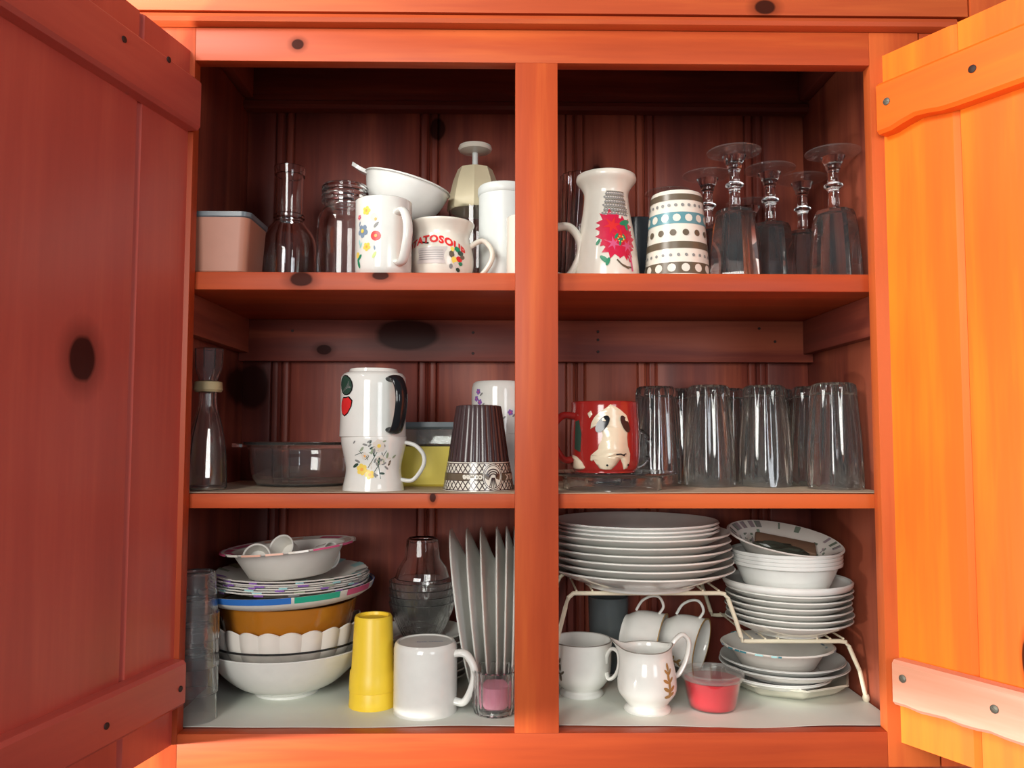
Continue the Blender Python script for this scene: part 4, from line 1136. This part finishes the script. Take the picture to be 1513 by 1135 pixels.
# small plates on low level
SX, SY = .4035, .1560; sz0 = FL+RZ2+.0052
SPm = finish(lathe(shell(arcprof([(0, .002), (.046, .002), (.048, 0), (.052, 0), (.056, .003), (.074, .0110), (.0845, .0175), (.0860, .0185)], 3), .0022), 80)); SPm.materials.append(WH)
for k, nm in enumerate(['bottom', 'second', 'third', 'fourth', 'fifth', 'sixth']):
    oo = bpy.data.objects.new('side_plate', SPm); C.objects.link(oo); place(oo, (SX+.0015*sin(k*1.7), SY, sz0+.0082*k))
    tag(oo, '%s small white side plate in the pile on the low end of the rack' % nm, 'plate', 'small white side plates on the rack')
oo = obj('side_plate', lathe(shell(arcprof([(0, .002), (.046, .002), (.048, 0), (.056, .002), (.074, .0105), (.0840, .0150), (.0875, .0190), (.0880, .0230)], 3), .0045), 80), WH2)
place(oo, (SX-.001, SY, sz0+.0082*5+.0060)); tag(oo, 'thicker white rimmed plate directly under the white cereal bowls', 'plate')
cbz = sz0+.0082*5+.0060+.0060
CBm = finish(lathe(shell(arcprof([(0, .002), (.044, .002), (.046, 0), (.051, .001), (.060, .016), (.069, .036), (.0715, .0385), (.0750, .0400), (.0755, .0440)], 3), .0016), 80)); CBm.materials.append(WH2)
for k, nm in enumerate(['lowest', 'second', 'third', 'highest']):
    oo = bpy.data.objects.new('cereal_bowl', CBm); C.objects.link(oo); place(oo, (SX-.002, SY-.002, cbz+.0050*k))
    tag(oo, '%s white cereal bowl of the nested four on the small plates' % nm, 'bowl', 'nested white cereal bowls')
o = thing('floral_paper_bowl', 'tilted grey-green floral paper bowl lying on the cereal bowls, holding brown packets', 'bowl', (SX-.006, SY+.006, cbz+.0420), rot=(radians(11), radians(6), 0))
obj('body', lathe(shell([(0, .001), (.042, 0), (.047, .002), (.064, .024), (.078, .0335), (.0800, .0330)], .0012), 80), PAPER, o)
bm = bmesh.new()
fm = [pr('grey_green_print', (.16, .20, .15), .5), pr('mauve_print', (.34, .28, .30), .5), pr('dusky_green_print', (.20, .26, .20), .5), GREYP]
rnd = random.Random(5)
for q in range(110):
    a = rnd.uniform(0, 360); w_ = rnd.uniform(2, 7); mi = rnd.randrange(4); t0 = rnd.uniform(0, .8); t1 = t0+rnd.uniform(.06, .22)
    A_ = (.0475, .0042); B_ = (.0635, .0258)
    def q_(t): return (A_[0]+(B_[0]-A_[0])*t-.0006, A_[1]+(B_[1]-A_[1])*t+.0004) if t < 1 else (.0655+(t-1)*.05, .0272+(t-1)*.034)
    if q % 3 == 0: t0 = 1.0; t1 = 1.2
    arcband(bm, a, a+w_, *q_(t0), *q_(t1), mi)
obj('floral_print', bm, fm, o)
RO = Matrix.Rotation(radians(7), 4, 'Y') @ Matrix.Rotation(radians(13), 4, 'X')
bx, by, bz = SX-.006, SY+.006, cbz+.0420
q = obj('brown_packet', box(-.042, .042, -.016, .016, -.004, .004, .003, 3), KRAFT); place(q, (bx+.008, by+.006, bz+.0215), rot=(radians(22), radians(10), radians(-14))); tag(q, 'brown paper packet lying in the tilted floral paper bowl', 'packet')
rnd = random.Random(2)
bm = bmesh.new(); bmesh.ops.create_icosphere(bm, subdivisions=3, radius=1)
for v in bm.verts:
    f = 1+.22*rnd.uniform(-1, 1); v.co = Vector((v.co.x*.036*f, v.co.y*.020*f, v.co.z*.007*f))
q = obj('crumpled_wrapper', finish(bm, 20), WRAP); place(q, (bx-.012, by-.022, bz+.0190), rot=(radians(14), radians(8), radians(-6))); tag(q, 'dark crumpled wrapper in the front of the tilted floral paper bowl', 'wrapper')

# under the low level
OX, OY = .4060, .1840
def octf(a, z, r):
    if r < .06: return 1
    s = (a+pi/8) % (pi/4)-pi/8
    return 1+(cos(pi/8)/cos(s)-1)*.95
oo = obj('octagonal_plate', lathe(shell([(0, .001), (.062, 0), (.068, .001), (.078, .007), (.0905, .0175), (.0925, .0180)], .0025), 96, rf=octf), pr('ivory_china', (.76, .74, .62), .2, coat=.3))
place(oo, (OX, OY, FL), 22.5); tag(oo, 'ivory octagonal plate lowest under the wire rack', 'plate')
oo = obj('white_saucer', saucer(.0720, .0035, .0150), WH2); place(oo, (OX-.016, OY-.020, FL+.0080)); tag(oo, 'thick-rimmed white saucer inside the octagonal plate', 'saucer')
for k, nm in enumerate(['lower', 'upper']):
    oo = obj('salad_plate', saucer(.0880-.0035*k, .0024, .0170), pr('grey_white_china', (.62, .63, .60), .2)); place(oo, (OX-.009-.002*k, OY-.024, FL+.0230+.0066*k)); tag(oo, '%s of two greyish plates under the blue-rimmed paper bowl' % nm, 'plate', 'greyish plates under the paper bowl')
o = thing('blue_rimmed_paper_bowl', 'paper bowl with blue patterned rim under the low end of the wire rack', 'bowl', (.3860, .1520, FL+.0372))
obj('body', lathe(shell([(0, .001), (.046, 0), (.050, .002), (.063, .0240), (.0745, .0300), (.0770, .0295)], .0012), 80), PAPER, o)
bm = bmesh.new(); rnd = random.Random(9)
for q in range(46):
    a = rnd.uniform(0, 360); t0 = rnd.uniform(0, .5); t1 = t0+rnd.uniform(.2, .5); arcband(bm, a, a+rnd.uniform(3, 9), .0640+.013*t0, .0262+.0052*t0, .0640+.013*t1, .0262+.0052*t1, rnd.randrange(3))
    if q % 2: arcband(bm, a, a+rnd.uniform(3, 8), .0773, .0313, .0775, .0290, rnd.randrange(3))
obj('rim_print', bm, [BLUEP, AQUA, pr('deep_teal_print', (.05, .20, .24), .4)], o)

# hanging gold-decorated cups
TC = arcprof([(0, .002), (.018, .002), (.020, 0), (.024, 0), (.026, .004), (.034, .016), (.0375, .032), (.0385, .050), (.0400, .0560)], 4)
def hangcup(label, loc, rot):
    o = thing('white_teacup', label, 'teacup', loc, group='teacups hanging under the rack', rot=rot)
    obj('body', lathe(shell(TC, .002), 56), WH, o)
    obj('gold_rim', lathe([(.0381, .0556), (.0401, .0556), (.0402, .0568), (.0381, .0568)], 56, close=True), GOLD, o, label='thin gold rim')
    path = smooth_path([(0, .0365, .046), (0, .049, .051), (0, .0600, .044), (0, .0600, .033), (0, .050, .020), (0, .0345, .0135)], 6)
    obj('handle', tube(path, .0020, 10, flat=1.3, updir=(1, 0, 0)), WH, o)
    return o, radius_fn(TC)


for k, (lb, loc, rot) in enumerate([('teacup hanging by its handle under the rack, directly behind the creamer', (.178, .200, FL+.0730), (radians(8), radians(96), radians(-12))), ('gold sprig teacup hanging under the rack, above the red tub', (.236, .195, FL+.0690), (radians(8), radians(104), radians(-20)))]):
    # local +Y carries the handle; turn the cup so its mouth looks right and the handle points up
    o, rz = hangcup(lb, loc, rot)
    M = Matrix.Rotation(radians(-14-8*k), 4, 'Z') @ Matrix.Rotation(radians(98+6*k), 4, 'Y') @ Matrix.Rotation(radians(90), 4, 'Z') @ Matrix.Identity(4)
    # columns: want local Z -> +X, local Y -> +Z
    B = Matrix(((0, 0, 1, 0), (1, 0, 0, 0), (0, 1, 0, 0), (0, 0, 0, 1)))
    o.rotation_euler = (Matrix.Rotation(radians(-22-8*k), 4, 'Z') @ Matrix.Rotation(radians(10), 4, 'Y') @ B).to_euler()
    p = Print(rz, 180)
    sp = [(0, .030, .007, 90), (-.005, .036, .005, 140), (.005, .036, .005, 40), (-.006, .027, .005, 160), (.006, .027, .005, 20), (0, .042, .004, 90), (0, .022, .004, 90)]
    for a0 in ((180+38,) if k else ()):
        p.a0 = radians(a0)
        for u, v, r, an in sp: p.leaf(u, v, r, an, GOLD)
    if k: p.done(o, 'gold_sprig')

oo = thing('smoky_grey_tumbler', 'smoky grey tumbler standing at the back behind the hanging teacups', 'tumbler', (.165, .2660, FL))
obj('body', lathe(shell([(0, .004), (.022, .004), (.024, 0), (.027, .004), (.030, .070), (.0310, .110)], .0025), 44), pr('smoky_grey_glass', (.20, .23, .24), .15, trans=.4), oo)

# sugar bowl
SB = arcprof([(0, .004), (.024, .004), (.026, 0), (.030, 0), (.030, .004), (.0265, .008), (.032, .014), (.0385, .024), (.0410, .040), (.0415, .060), (.0425, .0735)], 4)
o = thing('curled_handle_sugar_bowl', 'white footed sugar bowl with a curled handle beside the centre post', 'sugar bowl', (.1120, .1500, FL))
obj('body', lathe(shell(SB, .0025), 56), WH, o)
obj('gold_line', lathe([(.0405, .0732), (.0428, .0732), (.0428, .0742), (.0405, .0742)], 56, close=True), pr('grey_rim_line', (.22, .20, .17), .3), o)
hp = smooth_path([(.040, 0, .048), (.0355+.006, 0, .058), (.048, 0, .068), (.058, 0, .066), (.0605, 0, .054), (.0575, 0, .040), (.050, 0, .030), (.0430, 0, .028), (.0405, 0, .036)], 6)
h = obj('handle', tube(hp, .0026, 10, flat=1.6, updir=(0, 1, 0)), WH, o); h.rotation_euler = (0, 0, radians(-38))
p = Print(radius_fn(SB), -50)
for u, v, r, an in [(0, .03, .006, 90), (-.004, .036, .004, 140), (.004, .036, .004, 40), (0, .043, .005, 90), (0, .052, .004, 80)]: p.leaf(u, v, r, an, BRN2)
p.done(o, 'gold_sprig')

# creamer
CP = arcprof([(0, .004), (.023, .004), (.025, 0), (.0300, 0), (.0300, .004), (.0260, .008), (.0300, .014), (.0370, .024), (.0385, .034), (.0365, .052), (.0335, .066), (.0325, .076), (.0340, .083)], 4)
def lip(co):
    a = math.atan2(co.y, co.x); f = max(0, (co.z-.050)/.033)
    d = math.exp(-((abs(abs(a)-pi))/.33)**2)
    co.x -= f*f*.014*d; co.z += f*(.010*d+.006*math.exp(-(a/.6)**2)-.004)
    return co
bm = lathe(shell(CP, .0022), 72)
for v in bm.verts: v.co = lip(v.co)
o = thing('gold_sprig_creamer', 'white footed creamer jug with a gold sprig and pouring lip in front of the rack', 'creamer', (.1910, .0820, FL), rotz=-12)
obj('body', bm, WH, o)
path = smooth_path([(.032, 0, .078), (.040, 0, .088), (.050, 0, .094), (.058, 0, .086), (.0575, 0, .072), (.052, 0, .056), (.0445, 0, .044), (.0375, 0, .040)], 6)
h = obj('handle', tube(path, .0030, 12, flat=1.5, updir=(0, 1, 0)), WH, o); h.rotation_euler = (0, 0, radians(22))
bm = bmesh.new(); pts = []
for i in range(72):
    a = 2*pi*i/72; pts.append(lip(Vector((.0336*cos(a), .0336*sin(a), .0838))))
tube(pts, .0007, 6, closed=True, bm=bm)
obj('gold_line', bm, pr('grey_rim_line', (.22, .20, .17), .3), o, label='thin dark gold line along the rim')
p = Print(radius_fn(CP), 50)
for u, v, r, an in [(0, .062, .0045, 90), (-.003, .056, .004, 130), (.003, .056, .004, 50), (-.001, .050, .0045, 90), (-.005, .045, .0045, 150), (.004, .046, .004, 40), (0, .040, .005, 90), (-.005, .035, .005, 150), (.005, .035, .005, 30), (0, .030, .0055, 90), (-.003, .026, .005, 0), (.003, .028, .005, 20)]: p.leaf(u, v, r*1.15, an, GOLD)
p.line([(0, .026), (.001, .045), (-.001, .066)], .0012, GOLD)
p.done(o, 'gold_sprig')

# red tub
o = thing('red_gelatin_tub', 'small clear tub of red gelatin with a clear lid in front of the rack', 'food container', (.2790, .0930, FL))
obj('contents', lathe([(0, .0015), (.0285, .0015), (.0305, .004), (.0364, .0365), (0, .0368)], 48), REDJ, o, label='bright red gelatin')
obj('tub', lathe(shell([(0, .0005), (.0295, 0), (.0315, .003), (.0382, .0400)], .0010), 48), TG, o)
obj('lid', lathe([(0, .0405), (.034, .0405), (.0355, .0385), (.0405, .0385), (.0420, .0410), (.0415, .0455), (.0390, .0470), (.0365, .0440), (0, .0435)], 56), GLD, o)

for o in C.objects:
    if o.type == 'MESH' and len(o.data.materials) == 0: print('NO MAT', o.name)
